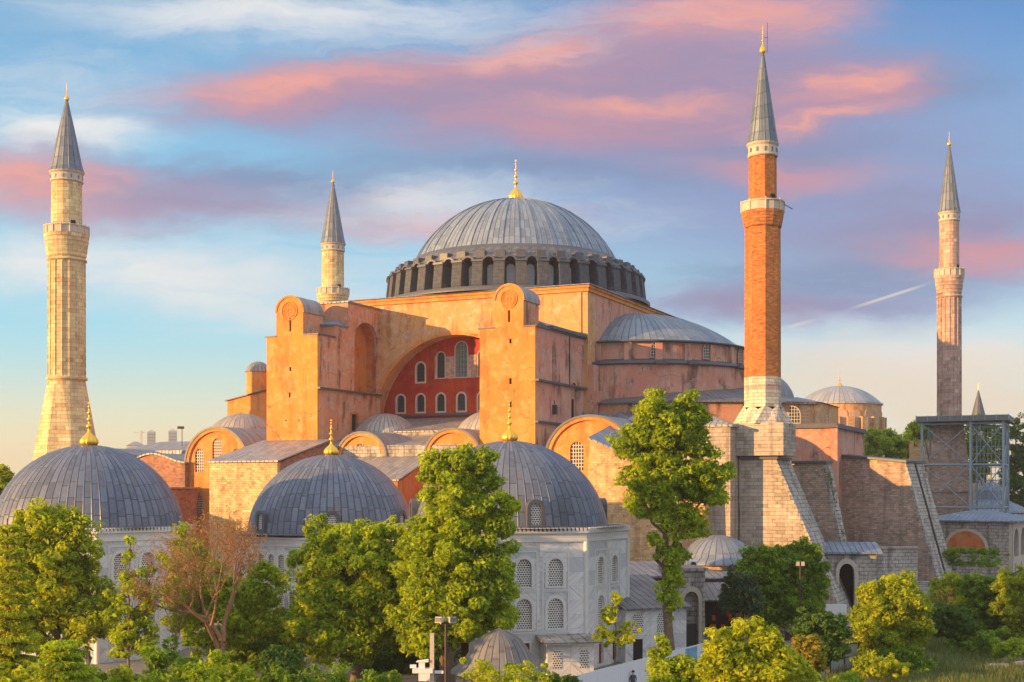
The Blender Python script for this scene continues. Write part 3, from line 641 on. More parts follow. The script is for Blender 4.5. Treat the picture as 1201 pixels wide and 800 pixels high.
# apse band with windows, ledge and lower red wall
b = MB()
ap = [(36, -9.5), (45.0, -9.5), (48.6, -6), (48.6, 6), (45, 9.5), (36, 9.5)]
prism(b, ap, 23.2, 26.35); AP = b.build('apse_wall', 'buff', HS)
b = MB(); n = len(ap); ex = [(44+(x-44)*1.06, y*1.06) for x, y in ap]
b.add([(x, y, 26.36) for x, y in ex]+[(44, 0, 27.6)], [(i, (i+1) % n, n) for i in range(n)]); b.build('apse_roof', 'leadb', AP)
for px in (928, ):
    E_, z0 = pN(px, 491, -9.5); window(2.2, 2.2, 0, (6, 5), .12, .1, bw=.05).build('window', ['trimp', 'glass', 'wbar'], AP, (E_, -9.5, 23.5))
for q in (.5,):
    window(2.0, 2.2, 0, (6, 5), .12, .1, bw=.05).build('window', ['trimp', 'glass', 'wbar'], AP, (46.8, -7.75, 23.5), R(45))
window(2.0, 2.2, 0, (6, 5), .12, .1, bw=.05).build('window', ['trimp', 'glass', 'wbar'], AP, (48.6, -2.5, 23.5), EAST)
b = MB(); prism(b, [(30, -12.3), (51.6, -12.3), (51.6, 10), (30, 10)], 6, 22.6); b.box(51.2, 52.0, -12.7, -11.6, 6, 22.5)
LA = b.build('lower_apse_wall', 'rose', HS)
b = MB(); b.box(29.5, 52.1, -12.8, 10.3, 22.6, 22.9); b.box(29.9, 51.9, -12.5, 10.1, 22.9, 23.2); b.build('lower_apse_roof', 'leadtrim', LA)
# two shell domes tucked beside the apse
for (E_, N_, r) in ((37.2, 6.5, 4.9),):
    b = MB(); b.lathe(domeprof(r, r*.85, 10), 40); b.build('shell_dome', lead('shell_lead', (.14, .16, .19), (.24, .26, .3), 'radial', n=36), HS, (E_, N_, 27.7))

# ---- west end pieces glimpsed left of the left tower
b = MB(); b.lathe([(1.85, 27), (1.85, 33.0)], 24, (-38, -15, 0), rot=.1); WT = b.build('west_turret', 'orange', HS)
recenter(WT, -38, -15)
b = MB(); b.lathe([(2.05, 0), (2.0, .15)]+domeprof(1.95, 1.5, 8, .2), 24); b.build('turret_dome', lead('turret_lead', (.2, .2, .2), (.32, .3, .28), 'radial', n=20), WT, (0, 0, 33.0))
b = MB(); b.hexa([(-42.5, -17, 18), (-33, -17, 18), (-33, -10, 18), (-42.5, -10, 18)], [(-42.5, -17, 28.4), (-33, -17, 30.2), (-33, -10, 30.2), (-42.5, -10, 28.4)]); b.build('west_wall', 'orange', HS)
b = MB(); b.hexa([(-42.8, -17.3, 28.42), (-33, -17.3, 30.22), (-33, -9.7, 30.22), (-42.8, -9.7, 28.42)], [(-42.8, -17.3, 28.6), (-33, -17.3, 30.4), (-33, -9.7, 30.4), (-42.8, -9.7, 28.6)]); b.build('west_wall_coping', 'leadtrim', HS)
b = MB(); b.box(-42, -21.5, -22, -19, 8, 22); b.build('west_gallery_wall', 'orange', HS)
b = MB(); b.lathe([(5.6, -.3)]+domeprof(5.5, 3.8, 12), 40); b.build('aisle_dome', lead('aisle_dome_lead', (.26, .25, .24), (.42, .39, .36), 'radial', n=36, warm=.2), HS, (-33.5, -25, 22.1))

# ---- south aisle: gable vaults, roofs, shallow domes
def gable(E_, R_, zt, N0, N1, z0, wins_, mwall='orange', hf=1.0):
    g = thing('gable_vault', '', '', (0, 0, 0)); [g.__delitem__(k) for k in ('label', 'category')]
    g.parent = HS
    zc = zt-R_*hf
    out = [(E_-R_, z0), (E_+R_, z0)]+[(E_+R_*cos(pi*i/20), zc+hf*R_*sin(pi*i/20)) for i in range(21)]
    b = MB(); b.plate(out, [arch(w_+.02, h+.01, 10, x, z) for x, z, w_, h in wins_], N0, N0+.5); b.build('gable_wall', mwall, g)
    b = MB(); ro, ri = R_+.25, R_-.45
    b.plate([(E_+ro*cos(pi*i/20), zc+hf*ro*sin(pi*i/20)) for i in range(21)]+[(E_+ri*cos(pi*i/20), zc+hf*ri*sin(pi*i/20)) for i in range(20, -1, -1)], [], N0-.3, N0)
    b.build('gable_rim', mwall, g)
    b = MB(); rr = R_+.3; pts = [(E_+rr*cos(pi*i/20), zc+hf*rr*sin(pi*i/20)) for i in range(21)]
    b.add([(x, N0-.4, z) for x, z in pts]+[(x, N1, z) for x, z in pts], [(i, i+1, 22+i, 21+i) for i in range(20)], True)
    b.m = 1; b.add([(x, N0-.4, z) for x, z in pts]+[(E_+R_*cos(pi*i/20), N0-.4, zc+hf*R_*sin(pi*i/20)) for i in range(21)], [(i, 21+i, 22+i, i+1) for i in range(20)])
    vr = b.build('vault_roof', ['lead', 'leadtrim'], g)
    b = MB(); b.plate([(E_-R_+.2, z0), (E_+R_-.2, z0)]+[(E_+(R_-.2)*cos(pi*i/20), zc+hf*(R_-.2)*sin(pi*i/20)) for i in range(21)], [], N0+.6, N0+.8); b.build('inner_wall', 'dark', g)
    for x, z, w_, h in wins_: window(w_, h, 0, (5, 8), .0, .25, bw=.09).build('window', ['trim', 'glass', 'wbar'], g, (x, N0, z))
    return g
gable(-29.6, 5.3, 23.1, -36, -22, 6, [(-29.6, 18.4, 1.75, 3.3), (-32.7, 17.0, 1.6, 3.3), (-26.3, 17.0, 1.6, 3.2), (-32.7, 11.0, 1.2, 2.6)], hf=.95)
gable(-5.6, 3.6, 22.0, -36.3, -28, 10, [(-5.9, 18.0, 1.9, 2.6), (-3.5, 17.2, 1.2, 2.0)], hf=.85)
gable(7.9, 3.8, 22.2, -36.3, -28, 10, [(8.2, 18.0, 1.8, 2.4)], hf=.85)
gable(27.0, 5.6, 23.4, -37, -24, 4, [(25.3, 16.9, 1.75, 3.5)], hf=.9)
b = MB(); b.box(-12.8, 11.5, -36.2, -35.6, 6, 20.1); b.build('aisle_wall', 'rose', HS)
b = MB()
b.hexa([(-12.85, -36.4, 20.1), (11.55, -36.4, 20.1), (11.55, -28, 21.0), (-12.85, -28, 21.0)], [(-12.85, -36.4, 20.3), (11.55, -36.4, 20.3), (11.55, -28, 21.9), (-12.85, -28, 21.9)])
b.build('lower_aisle_roof', 'lead', HS)
b = MB(); b.box(-12.85, 11.55, -36.45, -36.22, 18.6, 20.25); b.build('aisle_parapet', 'grout', HS)
b = MB(); b.box(-12.85, 11.55, -28.0, -27.6, 20.9, 22.5); b.build('clerestory_wall', 'grout', HS)
b = MB()
b.add([(-12.9, -28.2, 22.55), (11.6, -28.2, 22.55), (11.6, -17.3, 24.9), (-12.9, -17.3, 24.9), (-12.9, -28.2, 22.4), (11.6, -28.2, 22.4)], [(0, 1, 2, 3), (4, 5, 1, 0)]); b.build('upper_aisle_roof', 'lead', HS)
for E_ in (-8.7, 7.6):
    b = MB(); b.lathe([(4.5, -.5)]+domeprof(4.4, 2.5, 12), 40); b.build('aisle_dome', lead('aisle_lead', (.28, .28, .28), (.42, .41, .40), 'radial', n=40), HS, (E_, -25.0, 22.75))
# right of the right tower: lead roofs descending to the gable
b = MB()
b.add([(19.3, -36, 19.0), (23, -36, 19.0), (30, -20, 24.0), (19.3, -20, 25.0)], [(0, 1, 2, 3)])
b.add([(19.3, -38.5, 17.6), (22.0, -38.5, 17.6), (22.0, -36, 19.0), (19.3, -36, 19.0)], [(0, 1, 2, 3)])
b.add([(29, -33, 21.4), (42, -33, 18.0), (42, -19, 22.0), (24, -19, 25.0)], [(0, 1, 2, 3)])
b.build('east_aisle_roof', 'leadb', HS)
b = MB(); b.box(19.3, 22.3, -38.5, -37.1, 6, 17.5); b.box(32.6, 42, -33, -32.4, 4, 18); b.build('east_aisle_wall', 'rose', HS)
b = MB(); b.lathe([(5.2, -.5)]+domeprof(5.0, 3.4, 12), 40); b.build('aisle_dome', 'leadb', HS, (32, -27, 21.4))

# ---- sloping-roofed stone piers in front of the aisle
def pier_block(x0, x1, y0, y1, z0f, z0b, ms, me_, roof='lead'):
    g = thing('pier', '', '', (0, 0, 0)); [g.__delitem__(k) for k in ('label', 'category')]
    g.parent = HS
    b = MB(); b.plate([(x0, 0), (x1, 0), (x1, z0f), (x0, z0f)], [], y0, y0+.6); b.build('front_wall', ms, g)
    b = MB(); b.hexa([(x0, y0+.6, 0), (x1-.004, y0+.6, 0), (x1-.004, y1, 0), (x0, y1, 0)], [(x0, y0+.6, z0f), (x1-.004, y0+.6, z0f), (x1-.004, y1, z0b), (x0, y1, z0b)]); b.build('side_wall', me_, g)
    b = MB(); b.hexa([(x0-.4, y0-.4, z0f+.02), (x1+.35, y0-.4, z0f+.02), (x1+.35, y1, z0b+.1), (x0-.4, y1, z0b+.1)], [(x0-.4, y0-.4, z0f+.2), (x1+.35, y0-.4, z0f+.2), (x1+.35, y1, z0b+.3), (x0-.4, y1, z0b+.3)])
    b.build('lean_roof', roof, g); return g
pier_block(-21.5, -10.9, -48, -36, 18.0, 21.0, 'stoney', 'brick')
pier_block(-7.5, 4.8, -45, -36.5, 15.6, 18.5, 'redorange', 'redorange')
# small stone spouts on the yellow pier
# low western brick blocks
def wblock(x0, x1, y0, y1, z, m_, wavy=False):
    b = MB()
    if wavy:
        n = 16; top_ = [(x1-(x1-x0)*i/n, z+1.3*sin(pi*min(1, i/n*1.0))**2) for i in range(n+1)]
        b.plate([(x0, 0), (x1, 0)]+top_, [], y0, y1)
    else: b.box(x0, x1, y0, y1, 0, z)
    o = b.build('west_brick_wall', m_, HS)
    b = MB()
    if wavy:
        n = 16; up = [(x1+.3-(x1-x0+.6)*i/n, z+.03+1.3*sin(pi*i/n)**2) for i in range(n+1)]
        b.plate([(p[0], p[1]+.2) for p in up]+up[::-1], [], y0-.3, y1+.3)
    else: b.box(x0-.3, x1+.3, y0-.3, y1+.3, z+.02, z+.25)
    b.build('coping', 'lead', o)
wblock(-46, -34.5, -37, -24, 18.2, 'brick', True)
wblock(-40, -32.2, -43, -37.1, 14.6, 'brick')
wblock(-60, -46.2, -32, -22, 19.2, 'brick', True)
b = MB(); b.hexa([(-60, -24, 18), (-35, -24, 18), (-35, -12, 18), (-60, -12, 18)], [(-60, -24, 20.5), (-35, -24, 20.5), (-35, -12, 22.4), (-60, -12, 22.4)]); b.build('west_roof', 'lead', HS)
b = MB(); b.lathe([(3.2, -.3)]+domeprof(3.1, 2.8, 10), 32); b.build('aisle_dome', 'leadb', HS, (-36.5, -24.5, 19.2))
b = MB(); b.box(-31, -26, -58, -50, 0, 12.0); b.box(-31.4, -25.6, -58.4, -49.6, 12.0, 12.3); b.build('low_stone_block', 'wallr', HS)
# big leaning masonry pier right of the right gable vault (orange-lit)
g = thing('pier', '', '', (0, 0, 0)); [g.__delitem__(k) for k in ('label', 'category')]; g.parent = HS
x0t, zt_ = pN(692, 515, -44); x0b, zb_ = pN(684, 580, -44)
x1t, zt1 = pN(760, 541, -44)
b = MB(); b.hexa([(x0b-.6, -44.6, 0), (43.5, -44.6, 0), (43.5, -33, 0), (x0b-.6, -33, 0)], [(x0t, -44, zt_), (43.5, -44, zt1-3.2), (43.5, -33, zt1-1.0), (x0t, -33, zt_+2.6)])
b.build('front_wall', 'stoneo', g)
b = MB(); b.hexa([(x0t-.2, -44.3, zt_+.02), (43.5, -44.3, zt1-3.18), (43.5, -32.9, zt1-.95), (x0t-.2, -32.9, zt_+2.65)], [(x0t-.2, -44.3, zt_+.2), (43.5, -44.3, zt1-3.0), (43.5, -32.9, zt1-.75), (x0t-.2, -32.9, zt_+2.85)])
b.build('lean_roof', 'leadb', g)
b = MB(); b.box(12, 26, -46, -44.7, 0, 9); b.build('plinth_wall', 'stoneo', g)

# ------------------------------------------------------------ south-east corner: stone turret, sloped buttresses
def hst(name, label, cat, E, N, a=0.0, group=None, z=0):
    return thing(name, label, cat, (OX+CA*E-SA*N, OY+SA*E+CA*N, z), AN+a, group)
TU = hst('stone_turret', 'tall pale square stone turret with a flat pyramid lead cap beside the brick minaret', 'turret', 43.5, -40.5)
b = MB(); b.box(-2.6, 2.3, -1.6, 2.2, 0, 21.6); b.box(-5, -2.6, -.6, 3, 0, 18.5); b.build('wall', 'stone', TU)
b = MB(); b.box(-2.9, 2.6, -1.9, 2.5, 21.6, 21.85)
b.add([(-2.9, -1.9, 21.85), (2.6, -1.9, 21.85), (2.6, 2.5, 21.85), (-2.9, 2.5, 21.85), (-.1, .3, 22.8)], [(0, 1, 4), (1, 2, 4), (2, 3, 4), (3, 0, 4)]); b.build('roof', 'lead', TU)
def buttress(label, E, N, a, xt, wd, zt, run, xb0=-8.0, group='sloped stone buttresses by the minaret', coping='leadtrim', zs=None):
    g = hst('stone_buttress', label, 'buttress', E, N, a, group)
    zs = zt if zs is None else zs
    b = MB(); b.hexa([(xb0, 0, 0), (xt+run-.35, 0, 0), (xt+run-.35, wd-.004, 0), (xb0, wd-.004, 0)], [(xb0, 0, zs), (xt-.35, 0, zt), (xt-.35, wd-.004, zt), (xb0, wd-.004, zs)]); b.build('side_wall', 'wallr' if coping != 'stone' else 'stone', g)
    b = MB(); b.hexa([(xt+run-.35, -.06, 0), (xt+run, -.06, 0), (xt+run, wd+.05, 0), (xt+run-.35, wd+.05, 0)], [(xt-.35, -.06, zt), (xt, -.06, zt), (xt, wd+.05, zt), (xt-.35, wd+.05, zt)])
    b.build('sloped_face', 'grout', g)
    b = MB(); b.hexa([(xb0, -.35, zs+.02), (xt+.2, -.35, zt+.02), (xt+.2, wd+.3, zt+.02), (xb0, wd+.3, zs+.02)], [(xb0, -.35, zs+.3), (xt+.2, -.35, zt+.3), (xt+.2, wd+.3, zt+.3), (xb0, wd+.3, zs+.3)]); b.build('coping', coping if coping != 'stone' else 'leadtrim', g)
    return g
B1 = buttress('broad pale stone buttress under the brick minaret, its sloped face grey', 46.0, -38.8, 0, 4.2, 6.6, 18.0, 7.7, 0.0, coping='stone')
B2 = buttress('narrow sloped stone buttress with ivy on its edge, second from the brick minaret', 50.0, -28, R(-6), 3.6, 2.2, 17.7, 3.6, -6)
B3 = buttress('wide brown stone buttress with a drain pipe down its sloped face', 0, 0, R(-18), 10.0, 5.0, 18.0, 5.2, -2.0, zs=19.2)
x_, y_, z_ = at(980, 533, 172); B3.location = (x_, y_, 0)
b = MB(); b.tube((10.05, 2.4, 18.1), (15.25, 2.4, 0.1), .14); b.build('drain_pipe', 'bar', B3)

# ------------------------------------------------------------ minarets
M['min_gold'] = masonry('minaret_honey_stone', (.68, .55, .30), (.54, .42, .22), (.38, .28, .15), 1.0, .55, mode='round', rr=2.6, blotch=(.66, .56, .40), ba=.4, st=.35, stain=(.26, .2, .12))
M['min_pink'] = masonry('minaret_pink_stone', (.58, .40, .33), (.40, .26, .22), (.26, .18, .15), 1.0, .6, mode='round', rr=1.9, blotch=(.55, .44, .36), ba=.4, st=.4)
M['min_brick'] = masonry('minaret_red_brick', (.54, .22, .07), (.42, .15, .05), (.42, .18, .06), .5, .15, mode='round', rr=2.05, ms=.02, blotch=(.52, .18, .06), ba=.4, st=.35, stain=(.2, .06, .03))
M['min_base'] = masonry('minaret_base_stone', (.56, .46, .34), (.42, .35, .27), (.28, .24, .2), .9, .4, blotch=(.60, .50, .38), ba=.4, st=.45)
M['conelead'] = lead('minaret_cone_lead', (.10, .135, .18), (.18, .22, .28), 'radial', n=16, row=1.5, rough=.5)
def minaret(label, X, Y, rs, ru, rb, zb, zsh, zbal, zu, zc, zfin, mt, mu=None, seg=12, skirt=None, sw=R(10), rib=True, band=None, corb=2.4):
    """zb foot of shaft, zsh top of shaft (start of corbel), zbal balcony floor, zu cone base, zc cone tip"""
    g = thing('minaret', label, 'minaret', (X, Y, 0), sw, 'minarets round the basilica')
    b = MB(); b.lathe([(rs, zb), (rs*.985, zsh)], seg, smooth=False)
    if rib:
        for i in range(seg): a = 2*pi*i/seg; b.tube((rs*cos(a), rs*sin(a), zb), (rs*.985*cos(a), rs*.985*sin(a), zsh), .11, n=5, cap=False)
    b.build('shaft', mt, g)
    if rib:
        b = MB(); b.lathe([(rs, zb-.1), (rs+.28, zb), (rs+.3, zb+.3), (rs, zb+.5)], 32); b.build('ring_moulding', mt, g); b = MB(); b.lathe([(rs, zsh-.6), (rs+.22, zsh-.5), (rs+.22, zsh-.25), (rs, zsh-.1)], 32); b.build('ring_moulding', mt, g)
    b = MB(); n = 5
    pr = [(rs*.985, zsh)]
    for i in range(1, n+1):
        r_ = rs+(rb-rs)*(i/n)**.8; z_ = zsh+(zbal-zsh)*i/n
        pr += [(r_, z_-.12*(zbal-zsh)), (r_, z_)]
    pr += [(rb, zbal+.1), (ru, zbal+.15)]
    b.lathe(pr, max(seg, 24) if seg != 8 else 16, smooth=False)
    b.build('corbel', mu or mt, g)
    b = MB(); b.lathe([(rb-.02, zbal+.1), (rb-.02, zbal+1.05), (rb-.16, zbal+1.05), (rb-.16, zbal+.1)], seg*2 if seg < 16 else seg, smooth=False)
    b.lathe([(rb-.2, zbal+1.0), (rb+.08, zbal+1.05), (rb+.08, zbal+1.2), (rb-.2, zbal+1.2)], 32)
    for i in range(seg): a = 2*pi*i/seg; b.tube((rb*cos(a), rb*sin(a), zbal), (rb*cos(a), rb*sin(a), zbal+1.35), .11, n=5)
    b.build('balcony_railing', 'trim', g)
    b = MB(); zt_ = zu-1.5
    b.lathe([(ru, zbal+.1), (ru*.98, zt_)], seg, smooth=False)
    b.build('upper_shaft', mt, g)
    b = MB(); b.box(-.35, .35, -ru-.02, -ru+.3, zbal+.15, zbal+1.9); o = b.build('doorway', 'dark', g); o.rotation_euler[2] = R(38)
    b = MB(); b.lathe([(ru*1.0, zt_), (ru*1.08, zt_+.15), (ru*1.04, zt_+.3), (ru*1.02, zu-.3), (ru*1.12, zu-.1), (ru*1.14, zu+.05), (ru*1.0, zu+.1)], 24, smooth=False)
    b.build('collar', 'trim', g)
    b = MB()
    for i in range(12): a = 2*pi*i/12; b.M = Matrix.Rotation(a, 4, 'Z'); b.box(ru*1.03, ru*1.05+.02, -.14, .14, zt_+.45, zu-.55)
    b.build('tile_band', 'leadb', g)
    b = MB(); hh = zc-zu
    b.lathe([(ru*1.16, zu+.05), (ru*1.12, zu+.25), (ru*.98, zu+.12*hh), (ru*.5, zu+.6*hh), (.13, zc)], seg if seg != 8 else 10, smooth=False)
    b.build('cone_roof', 'conelead', g)
    finial('finial', zfin-zc+.3, g, (0, 0, zc-.25), .34, 8)
    if skirt:
        (hw, z0) = skirt
        b = MB()     # shaft spreads through triangular facets to a square foot
        m = seg; ring = [(rs*cos(2*pi*i/m), rs*sin(2*pi*i/m), zb) for i in range(m)]
        foot = []
        for i in range(m):
            a = 2*pi*(i+.5)/m; k = hw/max(abs(cos(a)), abs(sin(a))); foot.append((min(k, hw*1.25)*cos(a), min(k, hw*1.25)*sin(a), z0))
        b.add(ring+foot, [(i, m+i, (i+1) % m) for i in range(m)]+[(m+i, m+(i+1) % m, (i+1) % m) for i in range(m)])
        b.box(-hw, hw, -hw, hw, 0, z0)
        b.build('flared_base', 'min_base', g)
    return g
zf = lambda py, Y: CAMZ+(HZ-py)*Y/FP
Y1 = 187.0
mn = minaret('stocky honey coloured stone minaret standing alone at the far left on a flared base', -65.1, Y1, 2.62, 2.2, 3.15, zf(446, Y1), zf(303, Y1), zf(276, Y1), zf(203, Y1), zf(116, Y1), zf(97, Y1), 'min_gold', seg=16, sw=R(5))
b = MB(); m = 16
rg = lambda r_, z_: [(r_*cos(2*pi*i/m), r_*sin(2*pi*i/m), z_) for i in range(m)]
mid_ = [((2.62+2.0*(1 if i % 2 else .8))*cos(2*pi*i/m), (2.62+2.0*(1 if i % 2 else .8))*sin(2*pi*i/m), 19.5) for i in range(m)]
b.add(rg(2.62, zf(446, Y1))+mid_+[(5.6*cos(2*pi*i/m), 5.6*sin(2*pi*i/m), 10) for i in range(m)], [(i, m+i, m+(i+1) % m, (i+1) % m) for i in range(m)]+[(m+i, 2*m+i, 2*m+(i+1) % m, m+(i+1) % m) for i in range(m)])
b.box(-4.8, 4.8, -4.8, 4.8, 0, 10.1); b.build('flared_base', 'min_gold', mn)
Y2 = 255.0
minaret('small honey stone minaret rising behind the left slab tower', -35.7, Y2, 2.35, 2.22, 3.2, 30, zf(362, Y2), zf(346, Y2), zf(287, Y2), zf(213, Y2), zf(199, Y2), 'min_gold', seg=16, sw=R(5))
Y3 = 215.0
mn = minaret('slim pinkish stone minaret rising from the scaffolded base at the right', 73.5, Y3, 1.9, 1.62, 2.35, 25, zf(346, Y3), zf(325, Y3), zf(250, Y3), zf(169, Y3), zf(154, Y3), 'min_pink', seg=16, sw=R(5))
b = MB(); b.hexa([(-3.9, -3.9, 0), (3.9, -3.9, 0), (3.9, 3.9, 0), (-3.9, 3.9, 0)], [(-3.7, -3.7, 14.5), (3.7, -3.7, 14.5), (3.7, 3.7, 14.5), (-3.7, 3.7, 14.5)])
b.hexa([(-3.5, -3.5, 14.5), (3.5, -3.5, 14.5), (3.5, 3.5, 14.5), (-3.5, 3.5, 14.5)], [(-2.3, -2.3, 25.4), (2.3, -2.3, 25.4), (2.3, 2.3, 25.4), (-2.3, 2.3, 25.4)])
b.box(-3.9, 3.9, -3.9, 3.9, 14.0, 14.3)
o = b.build('stone_base', 'wallr', mn); o.rotation_euler[2] = R(-25)
Y4 = 146.5
X4 = (894-600)*Y4/FP
mn = minaret('red brick octagonal minaret with white bands low on its shaft, tallest in the picture', X4, Y4, 2.08, 1.62, 2.42, zf(443, Y4), zf(268, Y4), zf(250, Y4), zf(170, Y4), zf(60, Y4), zf(29, Y4), 'min_brick', seg=8, sw=R(-25+22.5), rib=False)
M['min_white'] = masonry('minaret_white_band_stone', (.66, .58, .46), (.56, .47, .36), (.3, .2, .14), .9, .4, mode='round', rr=2.05, blotch=(.62, .52, .40), ba=.4)
zz = [443, 450, 456, 462, 478]
b = MB(); b.m = 0
for i, (a, c_) in enumerate(((458, 478), )): b.lathe([(2.1, zf(c_, Y4)), (2.1, zf(a, Y4))], 8, smooth=False)
b.lathe([(2.1, zf(452, Y4)), (2.1, zf(443, Y4)), (2.06, zf(443, Y4))], 8, smooth=False)
b.m = 1; b.lathe([(2.1, zf(458, Y4)), (2.1, zf(452, Y4))], 8, smooth=False); b.build('banded_shaft_foot', ['min_white', 'min_pink'], mn)
b = MB()
# folded triangular facets between octagon and square block, in the minaret's frame (octagon corners sit at 22.5 deg + k*45 of the block)
zt1, zt0 = zf(476, Y4), zf(498, Y4); hw = 3.0
m = 16
up = [(2.12*cos(2*pi*i/m), 2.12*sin(2*pi*i/m), zt1 if i % 2 == 0 else zt1-.5) for i in range(m)]
ft = []
for i in range(m):
    a = 2*pi*i/m-R(22.5); k = hw/max(abs(cos(a)), abs(sin(a))); k = min(k, hw*1.2); k *= (1.0 if i % 2 else .86); a += R(22.5); ft.append((k*cos(a), k*sin(a), zt0))
b.add(up+ft, [(i, m+i, (i+1) % m) for i in range(m)]+[(m+i, m+(i+1) % m, (i+1) % m) for i in range(m)]); b.build('folded_collar', 'min_white', mn)
b = MB(); b.M = Matrix.Rotation(R(-22.5), 4, 'Z')
b.box(-hw-.1, hw+.1, -hw-.1, hw+.1, 18.4, zt0+.05); b.build('square_base', 'stone', mn)
b = MB(); b.tube((.5, 0, zf(62, Y4)), (.55, 0, zf(27, Y4)), .035, n=4); b.tube((.2, 0, zf(44, Y4)), (.6, 0, zf(44, Y4)), .03, n=4); b.build('lightning_rod', 'bar', mn)
b = MB(); b.tube((2.4, -.4, zf(241, Y4)), (3.3, -.6, zf(247, Y4)), .06, n=4); b.build('floodlight_arm', 'bar', mn)
# ------------------------------------------------------------ domed tombs
def tomb(label, X, Y, Rc, nseg, rot, zc, rd, hd, cols, rows, shut=None, dorm=(), frieze=True, fin_h=3.5, nrib=60, zd=None, dz=.1):
    """regular nseg-gon of circumradius Rc; rot = angle of one corner; cols window columns per facet; rows (z0, w, h)"""
    g = thing('domed_tomb', label, 'tomb', (X, Y, 0), 0, 'domed marble tombs in the garden')
    side = 2*Rc*sin(pi/nseg); ap_ = Rc*cos(pi/nseg)
    lat = None
    for i in range(nseg):
        a = rot+2*pi*(i+.5)/nseg
        b = MB(); holes = []; fr = MB()
        for (z0, w_, h, ptd) in rows:
            for cx_ in cols:
                holes.append(arch(w_, h, 10, cx_, z0, ptd))
                fr.plate(arch(w_+.5, h+.4, 10, cx_, z0-.12, ptd), [arch(w_, h, 10, cx_, z0, ptd)], -.07, .0)
                fr.plate(rect(cx_-w_/2-.5, cx_+w_/2+.5, z0-.35, z0+h+.65), [rect(cx_-w_/2-.38, cx_+w_/2+.38, z0-.23, z0+h+.53)], -.05, .0)
        if shut:
            for cx_ in cols: holes.append(rect(cx_-.45, cx_+.45, shut[0], shut[1])); fr.plate(rect(cx_-.6, cx_+.6, shut[0]-.15, shut[1]+.15), [rect(cx_-.45, cx_+.45, shut[0], shut[1])], -.06, .0)
        b.plate(rect(-side/2, side/2, 0, zc), holes, 0, .5)
        fc = b.build('wall', 'marble', g, (ap_*cos(a), ap_*sin(a), 0), a+pi/2)
        fr.build('window_frames', 'marblet', fc)
        vis = sin(a) < .35
        if vis:
            for (z0, w_, h, ptd) in rows:
                for cx_ in cols:
                    b = MB(); b.plate(arch(w_+.04, h+.03, 10, 0, 0, ptd), [], .2, .26); b.build('window', 'lattice', fc, (cx_, 0, z0))
            if shut:
                for cx_ in cols:
                    b = MB(); b.box(-.44, .44, .2, .26, 0, shut[1]-shut[0])
                    for k in range(9): b.box(-.4, .4, .15, .2, .1+k*(shut[1]-shut[0]-.2)/9, .18+k*(shut[1]-shut[0]-.2)/9)
                    b.build('shutter', 'redshut', fc, (cx_, 0, shut[0]))
    for i in range(nseg): a = rot+2*pi*i/nseg; b = MB(); b.lathe([(.24, 0), (.24, zc-.7)], 8); b.build('corner_shaft', 'marblet', g, ((Rc-.05)*cos(a), (Rc-.05)*sin(a), 0))
    b = MB(); b.lathe([(Rc-.05, zc-.75), (Rc+.12, zc-.7), (Rc+.12, zc-.5), (Rc+.02, zc-.45), (Rc+.05, zc-.12), (Rc+.3, zc), (Rc+.32, zc+.15), (Rc-.1, zc+.2)], nseg, rot=rot, smooth=False)
    if frieze:
        for i in range(nseg):
            a = rot+2*pi*(i+.5)/nseg; b.M = Matrix.Rotation(a+pi/2, 4, 'Z')
            k = int(side/.34)
            for j in range(k):
                x = -side/2+(j+.5)*side/k; b.box(x-.1, x+.1, -ap_-.3, -ap_-.1, zc+.15, zc+.42)
    b.M = Matrix(); b.build('cornice', 'marblet', g)
    zr = zc+.22 if zd is None else zd
    ml = lead('tomb_dome_lead', (.075, .095, .14), (.17, .20, .265), 'radial', n=nrib, row=1.35, hs=1.0, rough=.45)
    b = MB(); b.lathe([(Rc+.15, zc+.21), (Rc-.1, zc+.4)], nseg, rot=rot, smooth=False); b.lathe([(Rc-.1, zc+.38), (rd+.25, zr+.15), (rd+.05, zr+.3)], 64); b.build('eaves_roof', 'leadd', g)
    b = MB(); b.lathe(domeprof(rd, hd, 24), 96); D = b.build('dome', ml, g, (0, 0, zr+dz))
    finial('finial', fin_h, D, (0, 0, hd-.06), fin_h*.2, 12)
    for da in dorm:
        a = -pi/2+R(da)
        b = MB(); b.M = Matrix.Rotation(a+pi/2, 4, 'Z')
        yo = -rd-.15
        b.plate(arch(1.5, 2.3, 10), [arch(.85, 1.75, 10, 0, .2)], yo, yo+1.5); q = b.build('dormer', 'leadtrim', D, (0, 0, .1))
        b = MB(); b.plate(arch(.87, 1.77, 10), [], 0, .06); b.build('dormer_window', 'lattice', q, tuple((Matrix.Rotation(a+pi/2, 4, 'Z') @ Vector((0, yo+.2, .2)))), a+pi/2)
    return g
Y5 = 112.0; X5 = (597-600)*Y5/FP
T3 = tomb('nearest tomb, grey marble octagon with two rows of lattice windows, right of the tall tree', X5, Y5, 10.3, 8, -pi/2+R(37.5), 11.2, 8.6, 7.45, (-1.32, 1.32), ((6.9, 1.25, 2.25, .25), (3.5, 1.3, 2.45, .25)), (.25, 2.4), (14.5, 104, 194, 284), fin_h=3.6, nrib=72)
Y6 = 131.0; X6 = (388-600)*Y6/FP
T2 = tomb('middle domed tomb of three, its dark dome with several round-headed dormers', X6, Y6, 9.9, 6, -pi/2+R(-4), 9.9, 8.45, 8.0, (-2.7, -1.35, 0, 1.35, 2.7), ((6.3, .95, 2.1, .25), (2.6, 1.1, 2.3, .25)), None, (-46, 8.6, 63, 118, 240), frieze=False, fin_h=3.7, nrib=72)
Y7 = 116.0; X7 = (104-600)*Y7/FP
